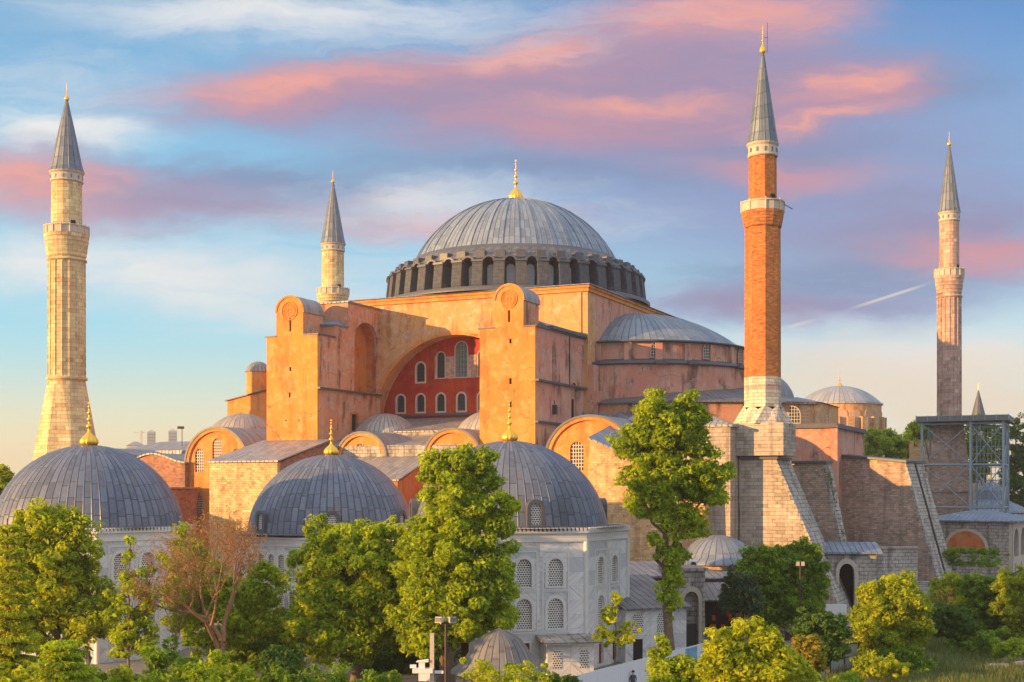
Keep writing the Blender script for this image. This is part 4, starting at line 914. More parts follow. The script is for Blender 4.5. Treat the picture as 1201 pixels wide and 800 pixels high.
T1 = tomb('broad domed tomb at the left with a toothed white cornice above the trees', X7, Y7, 8.9, 8, -pi/2+R(22.5), 11.0, 8.35, 7.4, (-1.3, 1.3), ((7.0, 1.25, 2.25, .25), (3.3, 1.3, 2.3, .25)), (.3, 2.4), (), fin_h=4.0, nrib=72)
# porch annex at the foot of the nearest tomb
b = MB(); b.box(-1.9, 1.9, -1.2, 1.8, 0, 2.55); AN1 = b.build('annex_wall', 'marble', T3, (4.6, -10.0, 0), R(12))
b = MB(); b.hexa([(-2.3, -1.7, 2.55), (2.3, -1.7, 2.55), (2.3, 1.9, 2.75), (-2.3, 1.9, 2.75)], [(-2.3, -1.7, 2.75), (2.3, -1.7, 2.75), (2.3, 1.9, 3.1), (-2.3, 1.9, 3.1)]); b.build('annex_roof', 'grout', AN1)
for x in (-1.1, 1.1): b = MB(); b.plate(rect(-.35, .35, 0, 1.5), [], -.03, .1); b.build('window', 'lattice', AN1, (x, -1.2, .6))

# ------------------------------------------------------------ low buildings right of the nearest tomb
def lowbuild(name, label, X, Y, rot, L, W, z, slope, mw='marble', roofm='leadd', cat='building'):
    g = thing(name, label, cat, (X, Y, 0), rot)
    b = MB(); b.box(0, L, 0, W, 0, z); b.build('wall', mw, g)
    b = MB(); b.hexa([(-.35, -.5, z+.003), (L+.35, -.5, z+.003), (L+.35, W+.3, z+slope), (-.35, W+.3, z+slope)], [(-.35, -.5, z+.15), (L+.35, -.5, z+.15), (L+.35, W+.3, z+slope+.2), (-.35, W+.3, z+slope+.2)]); b.build('roof', roofm, g)
    return g
x_, y_, _ = at(733, 700, 108)
G1 = lowbuild('tomb_wing', 'low marble wing with a slanted dark lead roof against the nearest tomb', x_, y_, R(24), 6.0, 7.0, 4.5, 2.2)
for i, x in enumerate((1.2, 3.6)):
    b = MB(); b.plate(arch(1.0, 1.7, 10, 0, 0, .25), [], -.05, .02); b.build('window', 'lattice', G1, (x, 0, 2.5))
    b = MB(); b.box(-.45, .45, -.04, .05, 0, 1.8); b.build('door', 'dark', G1, (x, 0, .2))
x_, y_, _ = at(735, 700, 117)
G2 = lowbuild('back_wing', 'flat lead roofed wing with a brown fascia behind the slanted wing', x_, y_, R(12), 4.6, 6, 6.6, .9, 'brick', 'lead')
x_, y_, _ = at(790, 757, 116)
PO = thing('stone_portal', 'tall grey stone gateway with a deep pointed arch beside the slender tree', 'gateway', (x_, y_, 0), R(8))
b = MB(); b.plate(rect(0, 2.9, 0, 7.3), [arch(1.35, 5.4, 10, 1.6, 0, .3)], 0, .9); b.box(0, 2.9, .9, 4.5, 0, 7.29); b.build('wall', 'grout', PO)
b = MB(); b.plate(arch(2.0, 5.9, 10, 1.6, 0, .3), [arch(1.35, 5.4, 10, 1.6, 0, .3)], -.12, 0); b.build('arch_moulding', 'trim', PO)
b = MB(); b.box(-.25, 3.15, -.25, 4.7, 7.3, 7.55); b.build('roof', 'lead', PO)
b = MB(); b.box(1.0, 2.2, .5, .89, 0, 2.4); b.build('door', 'bar', PO)
x_, y_, _ = at(822, 740, 122)
G3 = lowbuild('souvenir_booth', 'dark roofed booth with red goods on show beside the gateway', x_, y_, R(6), 4.2, 3.5, 4.0, 1.3, 'dark', 'leadd', 'booth')
random.seed(4); rc = plain('red_and_orange_cloth', (.55, .08, .03), .8, 0, .5, 4)
for i in range(14): x = .2+3.6*random.random(); z = 1.6+2.0*random.random(); b = MB(); b.box(x, x+.3, -.25-.2*random.random(), -.05, z-.5, z); b.build('hanging_cloth', rc, G3)
b = MB(); b.box(0, 4.2, -.6, -.02, 0, 1.0); b.build('counter', 'grout', G3)
# low shallow dome on brick walls at the foot of the minaret buttress
x_, y_, _ = at(842, 640, 137)
LD = thing('low_domed_hall', 'low brick hall with a wide shallow lead dome at the foot of the big buttress', 'building', (x_, y_, 0), R(-25))
b = MB(); b.lathe([(4.3, 0), (4.3, 6.9)], 8, rot=R(22.5), smooth=False); b.build('wall', 'stoneo', LD)
b = MB(); b.lathe([(4.9, -.15), (4.85, .05), (4.2, .5)]+domeprof(4.0, 2.3, 10, .55), 48); b.build('dome', lead('hall_lead', (.14, .18, .24), (.24, .28, .34), 'radial', n=32, row=1.3), LD, (0, 0, 6.9))
x_, y_, _ = at(812, 700, 128)
G4 = lowbuild('lead_roofed_range', 'flat lead roofed range with air conditioning units below the shallow dome', x_, y_, R(0), 9.5, 6, 5.7, .5, 'brick', 'lead')
for i, (px, Y, lb) in enumerate(((797, 124, 'left air conditioner of two on the lead roof behind the gateway'), (812, 124, 'right air conditioner of two on the lead roof behind the gateway'))):
    x_, y_, z_ = at(px, 667, Y)
    g = thing('air_conditioner', lb, 'air conditioner', (x_, y_, z_), R(8), 'air conditioners on the roof')
    b = MB(); b.box(-.5, .5, 0, .4, 0, .75); b.build('casing', 'white', g)
    b = MB(); b.lathe([(.0, 0), (.28, 0), (.28, .05)], 16); b.M = Matrix(); o = b.build('fan', 'bar', g, (.05, -.02, .38)); o.rotation_euler = (pi/2, 0, 0)
    b = MB(); b.box(-.45, .45, .05, .35, -.45, -.002); b.build('stand', 'bar', g)
# ---- fountain with ogee lead dome
x_, y_, _ = at(585, 785, 88)
FO = thing('fountain_pavilion', 'small round pavilion with a flared grey lead dome at the foot of the nearest tomb', 'pavilion', (x_, y_, 0))
b = MB(); b.lathe([(2.5, 0), (2.5, 2.3)], 16, smooth=False)
b.build('wall', 'stone', FO)
b = MB(); b.lathe([(3.35, 2.22), (3.3, 2.38), (2.75, 2.75), (2.3, 3.3), (1.95, 3.9), (1.5, 4.45), (.9, 4.85), (.35, 5.1), (0, 5.25)], 48)
b.build('dome', lead('fountain_lead', (.12, .12, .13), (.22, .21, .2), 'radial', n=28, row=5), FO)

# ------------------------------------------------------------ scaffolding round the right minaret's base
cor = lambda E, N: (OX+CA*E-SA*N, OY+SA*E+CA*N)
SF = hst('scaffold_tower', 'tall blue-grey steel scaffold with a flat top around the stone base at right', 'scaffold', 56, 39.2)
b = MB(); cols_ = [(0, 0), (7.6, 0), (12.6, 0), (0, 11), (7.6, 11), (12.6, 11), (12.6, 5.5)]
for x, y in cols_: b.box(x-.18, x+.18, y-.18, y+.18, 0, 25.6)
b.build('posts', 'steel', SF)
b = MB()
for z in (11.5, 18.5, 25.2):
    for (p, q) in (((0, 0), (7.6, 0)), ((7.6, 0), (12.6, 0)), ((12.6, 0), (12.6, 11)), ((0, 0), (0, 11)), ((0, 11), (12.6, 11))): b.tube((*p, z), (*q, z), .16, n=5)
b.build('beams', 'steel', SF)
b = MB()
for z0, z1 in ((11.5, 18.5), (18.5, 25.2)):
    for (p, q) in (((0, 0), (7.6, 0)), ((12.6, 0), (12.6, 11)), ((0, 0), (0, 11)), ((7.6, 0), (12.6, 0))):
        b.tube((*p, z0), (*q, z1), .1, n=4); b.tube((*q, z0), (*p, z1), .1, n=4)
for z0, z1 in ((4.5, 11.5),):
    for (p, q) in (((12.6, 0), (12.6, 11)), ((7.6, 0), (12.6, 0))): b.tube((*p, z0), (*q, z1), .1, n=4); b.tube((*q, z0), (*p, z1), .1, n=4)
b.build('braces', 'steel', SF)
b = MB()
for k in range(18):
    z = 6+k*1.1
    b.tube((7.8, .25, z), (12.5, .25, z), .05, n=4); b.tube((12.4, .2, z), (12.4, 10.8, z), .05, n=4); b.tube((7.8, 10.8, z), (12.4, 10.8, z), .05, n=4)
for k in range(9):
    x = 7.9+k*.58; b.tube((x, .25, 5), (x, .25, 25), .05, n=4)
for k in range(12): y = .4+k*.95; b.tube((12.4, y, 5), (12.4, y, 25), .045, n=4)
b.build('mesh_frames', 'steel', SF)
b = MB(); b.box(-.9, 13.5, -.9, 12, 25.6, 26.0); b.box(-.9, 13.5, -.9, -.8, 26.0, 26.5); b.box(13.4, 13.5, -.8, 12, 26.0, 26.5); b.box(-.9, -.8, -.8, 12, 26.0, 26.5)
b.build('deck', plain('grey_deck_panels', (.16, .18, .19), .7, 0, .3, 1), SF)
b = MB()
for k in range(9): x = -.85+k*1.78; b.box(x, x+.1, -.98, -.9, 25.6, 26.6)
b.build('deck_posts', 'steel', SF)

# ------------------------------------------------------------ arcaded building at right, terrace walls, portal
x_, y_, _ = at(1080, 640, 186)
zt0, zt1 = 9.9, 3.2
AR = thing('arcaded_lodge', 'low stone lodge with a hipped blue lead roof and a walled-up brick arch', 'building', (x_, y_, 0), R(-33))
L_, W_ = 12.6, 15.0
b = MB(); ao = arch(5.6, 2.85, 16, 6.3, 5.6)
b.plate(rect(0, L_, 0, zt0), [], .02, .5); b.build('front_wall', 'grout', AR)
b = MB(); b.plate([(6.3+3.1*cos(pi*i/18), 6.0+2.95*sin(pi*i/18)) for i in range(19)], [], -.06, 0.02); b.plate(rect(3.0, 9.6, 5.7, 5.95), [], -.12, .02); b.build('arch_surround', 'trim', AR)
b = MB(); b.plate([(6.3+2.65*cos(pi*i/18), 6.1+2.45*sin(pi*i/18)) for i in range(19)], [], -.1, -.06); b.build('brick_infill', 'redorange', AR)
b = MB(); b.M = Matrix.Translation((L_, 0, 0)) @ Matrix.Rotation(pi/2, 4, 'Z')
b.plate(rect(0, W_, 0, zt0), [arch(2.9, 4.0, 10, 2.7, 5.0, .35), arch(2.9, 4.0, 10, 7.3, 5.0, .35), arch(2.9, 4.0, 10, 11.9, 5.0, .35), rect(1.6, 2.6, 0, 4.0), rect(5.6, 6.6, 0, 4.0), rect(9.5, 10.5, 0, 4.0)], 0, .5); b.build('arcade_wall', 'trim', AR)
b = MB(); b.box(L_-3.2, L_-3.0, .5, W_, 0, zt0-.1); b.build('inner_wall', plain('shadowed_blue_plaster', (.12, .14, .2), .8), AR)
b = MB(); b.box(0, .5, .5, W_, 0, zt0); b.box(.5, L_-.5, W_-.5, W_, 0, zt0); b.build('rear_wall', 'grout', AR)
b = MB(); b.box(-.6, L_+.8, -.7, W_+.6, zt0+.002, zt0+.2)
b.add([(-.6, -.7, zt0+.2), (L_+.8, -.7, zt0+.2), (L_+.8, W_+.6, zt0+.2), (-.6, W_+.6, zt0+.2), (L_/2-1, W_*.35, zt0+1.5), (L_/2+1, W_*.65, zt0+1.5)], [(0, 1, 4), (1, 2, 5, 4), (2, 3, 5), (3, 0, 4, 5)]); b.build('roof', 'leadb', AR)
# terrace wall and pointed-arch gateway under the buttresses
x_, y_, _ = at(961, 700, 145.5)
TG = thing('arched_gatehouse', 'stone gatehouse with a dark pointed arch and flat blue lead roof under the buttresses', 'gatehouse', (x_, y_, 0), R(-6))
b = MB(); b.plate(rect(0, 6.3, 0, 7.3), [arch(1.7, 6.2, 10, 3.0, 0, .5)], 0, .8); b.box(0, 6.3, 3.0, 3.4, 0, 7.2); b.box(0, .4, .8, 3.0, 0, 7.2); b.box(5.9, 6.3, .8, 3.0, 0, 7.2); b.build('wall', 'grout', TG)
b = MB(); b.plate(arch(2.5, 6.8, 10, 3.0, 0, .5), [arch(1.7, 6.2, 10, 3.0, 0, .5)], -.15, 0); b.build('arch_moulding', 'trim', TG)
b = MB(); b.hexa([(-.4, -.5, 7.3), (6.9, -.5, 7.3), (6.9, 3.7, 8.3), (-.4, 3.7, 8.3)], [(-.4, -.5, 7.5), (6.9, -.5, 7.5), (6.9, 3.7, 8.5), (-.4, 3.7, 8.5)]); b.build('roof', 'leadb', TG)
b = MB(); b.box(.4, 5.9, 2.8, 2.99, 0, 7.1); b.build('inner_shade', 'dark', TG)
x_, y_, _ = at(1012, 690, 158)
TW = thing('terrace_wall', 'rough grey stone terrace wall stepping along the foot of the buttresses', 'wall', (x_, y_, 0), R(14))
b = MB(); b.box(0, 7.5, 0, 1, 0, 7.2); b.box(-.1, 7.6, -.15, 1.1, 7.2, 7.45); b.build('upper_wall', 'grout', TW)
b = MB(); b.box(-2, 22, -7.5, -6.9, 0, 3.4); b.box(-2.1, 22.1, -7.65, -6.8, 3.4, 3.65); b.build('lower_wall', 'grout', TW)
b = MB(); b.box(-2, 34, -6.9, 8, 0, 2.6); b.build('terrace_fill', 'grout', TW)
# iron fence on the terrace
x_, y_, _ = at(1046, 665, 166)
FE = thing('iron_fence', 'dark iron railing on the terrace in front of the ivy', 'fence', (x_, y_, 2.6), R(0))
b = MB()
for k in range(28): b.box(k*.3, k*.3+.06, 0, .06, 0, 1.7)
b.build('bars', 'bar', FE); b = MB(); b.box(-.05, 8.3, -.02, .08, 1.5, 1.6); b.box(-.05, 8.3, -.02, .08, .2, .3); b.build('rails', 'bar', FE)

# ------------------------------------------------------------ things far behind
Y8 = 290.0; X8 = (984-600)*Y8/FP
HI = thing('domed_church', 'distant round church with a ribbed lead dome and gilded finial between the two right minarets', 'church', (X8, Y8, 0), 0)
zr = lambda py: zf(py, Y8)
b = MB(); b.lathe([(9.2, 0), (9.2, zr(476))], 40, smooth=False); b.build('drum_wall', 'buff', HI)
b = MB()
n = 20
for i in range(n):
    a = 2*pi*i/n; b.M = Matrix.Rotation(a+pi/2, 4, 'Z'); b.box(-.75, .75, -10.3, -9.1, zr(508), zr(491))
b.M = Matrix(); b.lathe([(10.4, 0), (10.4, zr(508)), (9.2, zr(507))], 40, smooth=False)
b.build('brick_piers', 'stoneo', HI)
b = MB()
for i in range(n):
    a = 2*pi*(i+.5)/n; b.M = Matrix.Rotation(a+pi/2, 4, 'Z'); b.plate(arch(1.7, 4.4, 8, 0, zr(506)), [], -9.3, -9.15)
b.M = Matrix(); b.build('blind_arches', 'trimp', HI)
b = MB(); b.lathe([(9.6, zr(476)), (9.5, zr(474))], 48); b.lathe(domeprof(9.3, 4.2, 12, zr(474.5)), 64); b.build('dome', lead('church_lead', (.26, .28, .31), (.38, .4, .43), 'radial', n=48, row=2), HI)
finial('finial', 4.3, HI, (0, 0, zr(455)-.1), .8, 8)
x_, y_, _ = at(1012, 540, 262)
lowbuild('church_roof_range', 'orange walled range with a blue lead roof below the round church', x_-12, y_, R(-20), 16, 10, 19.3, 2.5, 'stoneo', 'leadb')
x_, y_, _ = at(1066, 560, 243)
CW = thing('battlemented_wall', 'sunlit orange stone wall with square battlements left of the scaffold', 'wall', (x_, y_, 0), R(-6))
b = MB(); out = [(0, 0), (6.0, 0), (6.0, 23.6)]
xs = [6.0-k*.86 for k in range(8)]
for k in range(7): z = 23.6 if k % 2 == 0 else 22.4; out += [(6.0-k*.857, z), (6.0-(k+1)*.857, z)]
b.plate(out, [rect(2.6, 3.2, 17.5, 19.2)], 0, 3); b.build('wall', 'stoneo', CW)
x_, y_, _ = at(1147, 500, 300)
CT = thing('conical_roofed_tower', 'distant small tower with a sharp grey cone roof right of the slim minaret', 'tower', (x_, y_, 0))
b = MB(); b.lathe([(1.9, 0), (1.9, 29.5)], 12, smooth=False); b.build('wall', 'stone', CT); b = MB(); b.lathe([(2.1, 29.5), (.1, 37.5)], 12, smooth=False); b.build('cone_roof', 'leadtrim', CT); b = MB(); b.tube((0, 0, 37.3), (0, 0, 39), .08); b.build('finial', 'gold', CT)
x_, y_, _ = at(1162, 600, 232)
PV = thing('gilded_kiosk', 'small sunlit kiosk with wide lead eaves and a gold finial behind the scaffold', 'kiosk', (x_, y_, 0), R(10))
b = MB(); b.box(-4, 4, -3, 3, 0, 9.5); b.build('wall', 'orange', PV)
b = MB(); b.lathe([(7.2, 10.2), (7.0, 10.5), (2.5, 12.6), (2.2, 14.2), (1.2, 15.4), (0, 16)], 8, rot=pi/8, smooth=False); b.build('roof', 'leadb', PV); finial('finial', 2.6, PV, (0, 0, 15.9), .5, 8)

# ------------------------------------------------------------ far skyline at left
GR = 'far towers on the skyline'
M['far'] = plain('pale_concrete', (.50, .50, .50), .8, 0, .08, .02)
M['farw'] = plain('grey_window_strips', (.22, .25, .28), .6, 0, .1, .02)
for (p0, p1, py, Y, lb) in ((172, 182, 506, 1500, 'far pale tower block, left of the two behind the left dome'), (197, 207, 505, 1500, 'far pale tower block, right of the two behind the left dome')):
    x0, y0, z1 = at(p0, py, Y); x1, _, _ = at(p1, py, Y)
    g = thing('far_tower_block', lb, 'tower block', ((x0+x1)/2, Y, 0), R(10), GR); hwid = (x1-x0)/2*.9
    b = MB(); b.box(-hwid, hwid, -hwid, hwid, 0, z1); b.box(-hwid*.5, hwid*.4, -hwid*.5, hwid*.5, z1, z1+1.8); b.build('wall', 'far', g)
    b = MB()
    for k in range(12):
        z = z1-3-k*3.6; b.box(-hwid*.9, hwid*.9, -hwid-.12, -hwid, z-1.6, z)
    for x in np.linspace(-hwid*.8, hwid*.8, 5): b.box(x-.3, x+.3, -hwid-.2, -hwid-.12, 0, z1-1)
    b.build('window_rows', 'farw', g)
x_, y_, z_ = at(165, 508, 1500)
g = thing('tower_crane', 'far thin tower crane left of the pale tower blocks', 'crane', (x_, y_, 0), 0)
b = MB(); b.box(-1, 1, -1, 1, 0, z_+3); b.build('mast', 'far', g); b = MB(); b.box(-9, 5, -.6, .6, z_, z_+1.4); b.build('jib', 'far', g)
x_, y_, z_ = at(213, 503, 205)
g = thing('roof_floodlight', 'small floodlight on a thin pole above the western roofs', 'floodlight', (x_, y_, 19), 0)
b = MB(); b.tube((0, 0, 0), (0, 0, z_-19), .07); b.build('pole', 'pole', g); b = MB(); b.box(-.7, .3, -.2, .2, z_-19, z_-18.6); b.build('lamp_head', 'pole', g)
random.seed(2)
for (p0, p1, py, Y, nm) in ((150, 168, 523, 900, 'distant low grey house behind the brick walls at left'),):
    x0, _, z1 = at(p0, py, Y); x1, _, _ = at(p1, py, Y)
    g = thing('distant_block', nm, 'building', ((x0+x1)/2, Y, 0), R(6)); hwid = (x1-x0)/2
    b = MB(); b.box(-hwid, hwid, -hwid, hwid, 0, z1); b.build('wall', 'far', g)
    b = MB(); b.hexa([(-hwid-.5, -hwid-.5, z1+.01), (hwid+.5, -hwid-.5, z1+.01), (hwid+.5, hwid, z1+.01), (-hwid-.5, hwid, z1+.01)], [(-hwid*.2, -hwid*.2, z1+3), (hwid*.2, -hwid*.2, z1+3), (hwid*.2, hwid*.2, z1+3), (-hwid*.2, hwid*.2, z1+3)]); b.build('roof', 'farw', g)

# ------------------------------------------------------------ ground
tt = mat('ground_earth_and_grass')
n1 = tt.noise(tt.o, .05, 6, .6); n2 = tt.noise(tt.o, .8, 6, .7)
cc = tt.mix(tt.rng(n1, .4, .6), (.07, .075, .03), (.16, .13, .09)); cc = tt.mix(tt.rng(n2, .45, .7), cc, (.10, .11, .04))
M['ground'] = fin(tt, cc, .95, 0, n2, .6, .1)
b = MB(); n = 24
def ring_grid(b, xs, ys, zf_): 
    vs = [(x, y, zf_(x, y)) for y in ys for x in xs]; nx = len(xs)
    b.add(vs, [(j*nx+i, j*nx+i+1, (j+1)*nx+i+1, (j+1)*nx+i) for j in range(len(ys)-1) for i in range(nx-1)], True)
ring_grid(b, [-6000, -2000, -800, -300, -120, -60, 0, 60, 120, 300, 800, 2000, 6000], [-800, -200, 0, 60, 120, 180, 240, 400, 800, 1600, 3000, 8000], lambda x, y: 0.0)
tag(b.build('ground', 'ground'), kind='structure')
M['paving'] = masonry('paving_slabs', (.30, .27, .23), (.24, .22, .19), (.12, .11, .1), .8, .8)
tt = mat('stone_paving'); bt = tt.new('ShaderNodeTexBrick', {'Vector': tt.o, 'Color1': (.30, .27, .23, 1), 'Color2': (.22, .2, .17, 1), 'Mortar': (.1, .1, .09, 1), 'Scale': 1.0, 'Mortar Size': .02, 'Brick Width': .9, 'Row Height': .6})
n2 = tt.noise(tt.o, .6, 6, .7); M['paving'] = fin(tt, tt.mix(.5, bt.outputs[0], tt.mix(n2, (.1, .1, .1), (.9, .9, .9)), 'OVERLAY'), .85, 0, n2, .3)
b = MB(); b.add([(-60, 78, .004), (24, 78, .004), (40, 150, .004), (-60, 150, .004)], [(0, 1, 2, 3)]); tag(b.build('paved_court', 'paving'), kind='structure')
tt = mat('far_hill_green'); nn = tt.noise(tt.o, .01, 5); M['hill'] = fin(tt, tt.mix(nn, (.16, .19, .14), (.28, .27, .24)), .95)
b = MB(); rnd = random.Random(5)
xs = [-3200+i*80 for i in range(90)]; hh = [28+18*sin(i*.21)+10*sin(i*.57+1)+7*rnd.random() for i in range(90)]
vs = []; 
for j, (y, k) in enumerate(((2300, 0), (2500, .7), (2800, 1), (3600, .3))): vs += [(x, y, -1+hh[i]*2*k) for i, x in enumerate(xs)]
b.add(vs, [(j*90+i, j*90+i+1, (j+1)*90+i+1, (j+1)*90+i) for j in range(3) for i in range(89)], True); tag(b.build('hills', 'hill'), kind='structure')
# ------------------------------------------------------------ vegetation
def fast_mesh(name, V, F, mats, midx=None):
    me = bpy.data.meshes.new(name); nv, nf = len(V), len(F)
    me.vertices.add(nv); me.vertices.foreach_set('co', np.asarray(V, np.float32).ravel())
    me.loops.add(nf*4); me.loops.foreach_set('vertex_index', np.asarray(F, np.int32).ravel())
    me.polygons.add(nf); me.polygons.foreach_set('loop_start', np.arange(0, nf*4, 4, dtype=np.int32)); me.polygons.foreach_set('loop_total', np.full(nf, 4, np.int32))
    for m_ in mats: me.materials.append(m_)
    me.update(calc_edges=True); return me
def leaves_mesh(name, centers, radii, per, size, rs, mats, flat=.75, long_=1.5, up=.5):
    """leaf quads gathered on the outer shell of many small clumps"""
    per, size = int(per*1.25), size*.74
    n = len(centers); C = np.repeat(centers, per, 0); Rr = np.repeat(radii, per)
    d_ = rs.normal(size=(n*per, 3)); d_ /= np.linalg.norm(d_, axis=1)[:, None]
    rad = Rr*rs.uniform(.35, 1.12, n*per)**.6
    P_ = C+d_*rad[:, None]*np.array([1, 1, flat])
    nm = d_*.7+np.array([0, 0, up])+rs.normal(scale=.55, size=P_.shape); nm /= np.linalg.norm(nm, axis=1)[:, None]
    tx = np.cross(nm, rs.normal(size=P_.shape)); tx /= np.linalg.norm(tx, axis=1)[:, None]; ty = np.cross(nm, tx)
    s = (size*np.clip(np.exp(rs.normal(0, .33, n*per)), .45, 1.9))[:, None]
    a = P_-tx*s*long_*.5; c_ = P_+tx*s*long_*.5; b_ = P_+ty*s*.38+nm*s*.08; e = P_-ty*s*.38+nm*s*.08
    V_ = np.stack([a, b_, c_, e], 1).reshape(-1, 3)
    F_ = np.arange(len(V_)).reshape(-1, 4)
    return fast_mesh(name, V_, F_, mats)
def crown_points(ells, n, rs, rmin=.45):
    """clump centres spread in the shell and body of several ellipsoids"""
    vol = np.array([e[3]*e[4]*e[5] for e in ells])**.75; vol /= vol.sum()
    out = []
    while len(out) < n:
        e = ells[rs.choice(len(ells), p=vol)]
        d_ = rs.normal(size=3); d_ /= np.linalg.norm(d_); q = rs.uniform(rmin**3, 1)**(1/3)*(rs.uniform(1.05, 1.22) if rs.rand() < .12 else 1)
        bump = 1+.16*math.sin(3.1*d_[0]+5*d_[2]+e[0])+.12*math.sin(7*d_[1]+4*d_[0]+e[2])
        out.append([e[0]+d_[0]*e[3]*q*bump, e[1]+d_[1]*e[4]*q*bump, e[2]+d_[2]*e[5]*q*bump])
    return np.array(out)
def tree(name, label, px, Y, ells, nclump, per, leaf, matn, seed, crr=.8, trunk_r=.3, lean=0.0, group=None, cat='tree', bark='bark', stems=1, flat=.75, up=.5, rmin=.45, long_=1.5, z0=0.0, twig=True, minz=.3):
    """ells in photo terms: (column, row, half width, half height, depth offset metres); real metres at distance Y"""
    rs = np.random.RandomState(seed); X = (px-600)*Y/FP; k = Y/FP
    E_ = []
    for q in ells:
        cx_, cy_, rx, ry = q[:4]; dy = q[4] if len(q) > 4 else 0
        E_.append(((cx_-px)*k, dy, CAMZ+(HZ-cy_)*k-z0, rx*k*.92, rx*k*.85, ry*k*.93))
    g = thing(name, label, cat, (X, Y, z0), 0, group)
    nclump = int(nclump*1.7); crr *= .72
    C = crown_points(E_, nclump, rs, rmin); C = C[C[:, 2] > minz]
    rad = rs.uniform(.4, 1.3, len(C))*crr
    me = leaves_mesh('crown', C, rad, per, leaf, rs, [M[matn]], flat, long_, up)
    o = bpy.data.objects.new('crown', me); COL.objects.link(o); o.parent = g
    if trunk_r > 0:
        ztop = max(e[2]+e[5]*.6 for e in E_); b = MB()
        for s_ in range(stems):
            px_, py_ = (rs.uniform(-.5, .5)*.8*(stems > 1), rs.uniform(-.3, .3)*(stems > 1)); pts = [(px_, py_, -.2)]
            nseg = 8; tgt = max(E_, key=lambda e: e[2]) if s_ == 0 else E_[rs.randint(len(E_))]
            zt = ztop if s_ == 0 else tgt[2]
            for i in range(1, nseg+1):
                f = i/nseg; pts.append((px_+(tgt[0]-px_)*f**1.4+lean*f+rs.normal()*.1, py_+(tgt[1]-py_)*f**1.4+rs.normal()*.1, zt*f))
            tr_l = [trunk_r*(1-.82*i/nseg)*(1 if s_ == 0 else .75) for i in range(nseg+1)]; tr_l[0] *= 1.35
            for i in range(nseg): b.tube(pts[i], pts[i+1], tr_l[i], tr_l[i+1], 9, cap=False)
            if s_ == 0: main = (pts, tr_l)
            # limbs to ellipsoid centres, then twigs to clumps
        pts, tr_l = main; limbs = []
        for e in E_:
            j = min(nseg-1, max(1, int(nseg*(max(.12, (e[2]-e[5]*.8)/ztop))))); p = Vector(pts[j]); q = Vector((e[0], e[1], e[2]+.1*e[5])); m_ = (p+q)/2+Vector((rs.normal()*.2, rs.normal()*.2, -.12*(q-p).length))
            r0 = tr_l[j]*.6; b.tube(p, m_, r0, r0*.7, 7, cap=False); b.tube(m_, q, r0*.7, r0*.35, 7, cap=False); limbs += [(m_, r0*.4), (q, r0*.3), (p, r0*.4), ((m_+q)/2, r0*.35)]
        for i in range(2, nseg+1): limbs.append((Vector(pts[i]), tr_l[i]*.35))
        if twig:
            L = np.array([list(l[0]) for l in limbs])
            for c_ in C[:: max(1, len(C)//140)]:
                i = int(np.argmin(((L-c_)**2).sum(1)+3*np.maximum(0, L[:, 2]-c_[2])**2)); p = limbs[i][0]; q = Vector(c_); m_ = (p+q)/2+Vector((0, 0, .1*(q-p).length))
                r0 = min(.07, max(.03, limbs[i][1])); b.tube(p, m_, r0, r0*.7, 5, cap=False); b.tube(m_, q, r0*.7, .012, 5, cap=False)
        b.build('trunk', bark, g)
    return g
M['leaf_lime'] = foliage('lime_green_leaves', (.065, .16, .01), (.54, .64, .03), .48)
M['leaf_gold'] = foliage('golden_green_leaves', (.11, .21, .01), (.64, .66, .03), .5)
M['leaf_mid'] = foliage('mid_green_leaves', (.045, .13, .012), (.30, .44, .03), .45)
M['leaf_yel'] = foliage('sunlit_yellow_leaves', (.11, .19, .012), (.54, .60, .022), .45)
M['leaf_dark'] = foliage('dark_green_leaves', (.04, .11, .015), (.12, .22, .03), .4)
M['leaf_blue'] = foliage('blue_green_leaves', (.03, .07, .035), (.07, .13, .055), .3)
M['leaf_olive'] = foliage('olive_gold_leaves', (.16, .17, .025), (.42, .36, .04), .45)
M['leaf_bud'] = foliage('reddish_buds', (.22, .13, .06), (.40, .26, .12), .4)

tree('leafy_tree', 'wide yellow-green tree in front of the leftmost tomb', 70, 93, [(55, 695, 62, 70), (40, 640, 42, 44), (75, 645, 46, 40), (95, 715, 44, 56), (25, 700, 40, 60), (52, 612, 32, 26), (88, 615, 16, 18)], 340, 85, .27, 'leaf_yel', 11, 1.0, .32, rmin=.5)
tree('leafy_tree', 'slim airy green tree with upright tips between the wide left tree and the bare tree', 152, 90, [(156, 705, 18, 46), (150, 660, 9, 28), (140, 725, 22, 36), (174, 690, 11, 36), (150, 636, 4, 12), (160, 745, 30, 26)], 90, 40, .24, 'leaf_lime', 12, .55, .12)
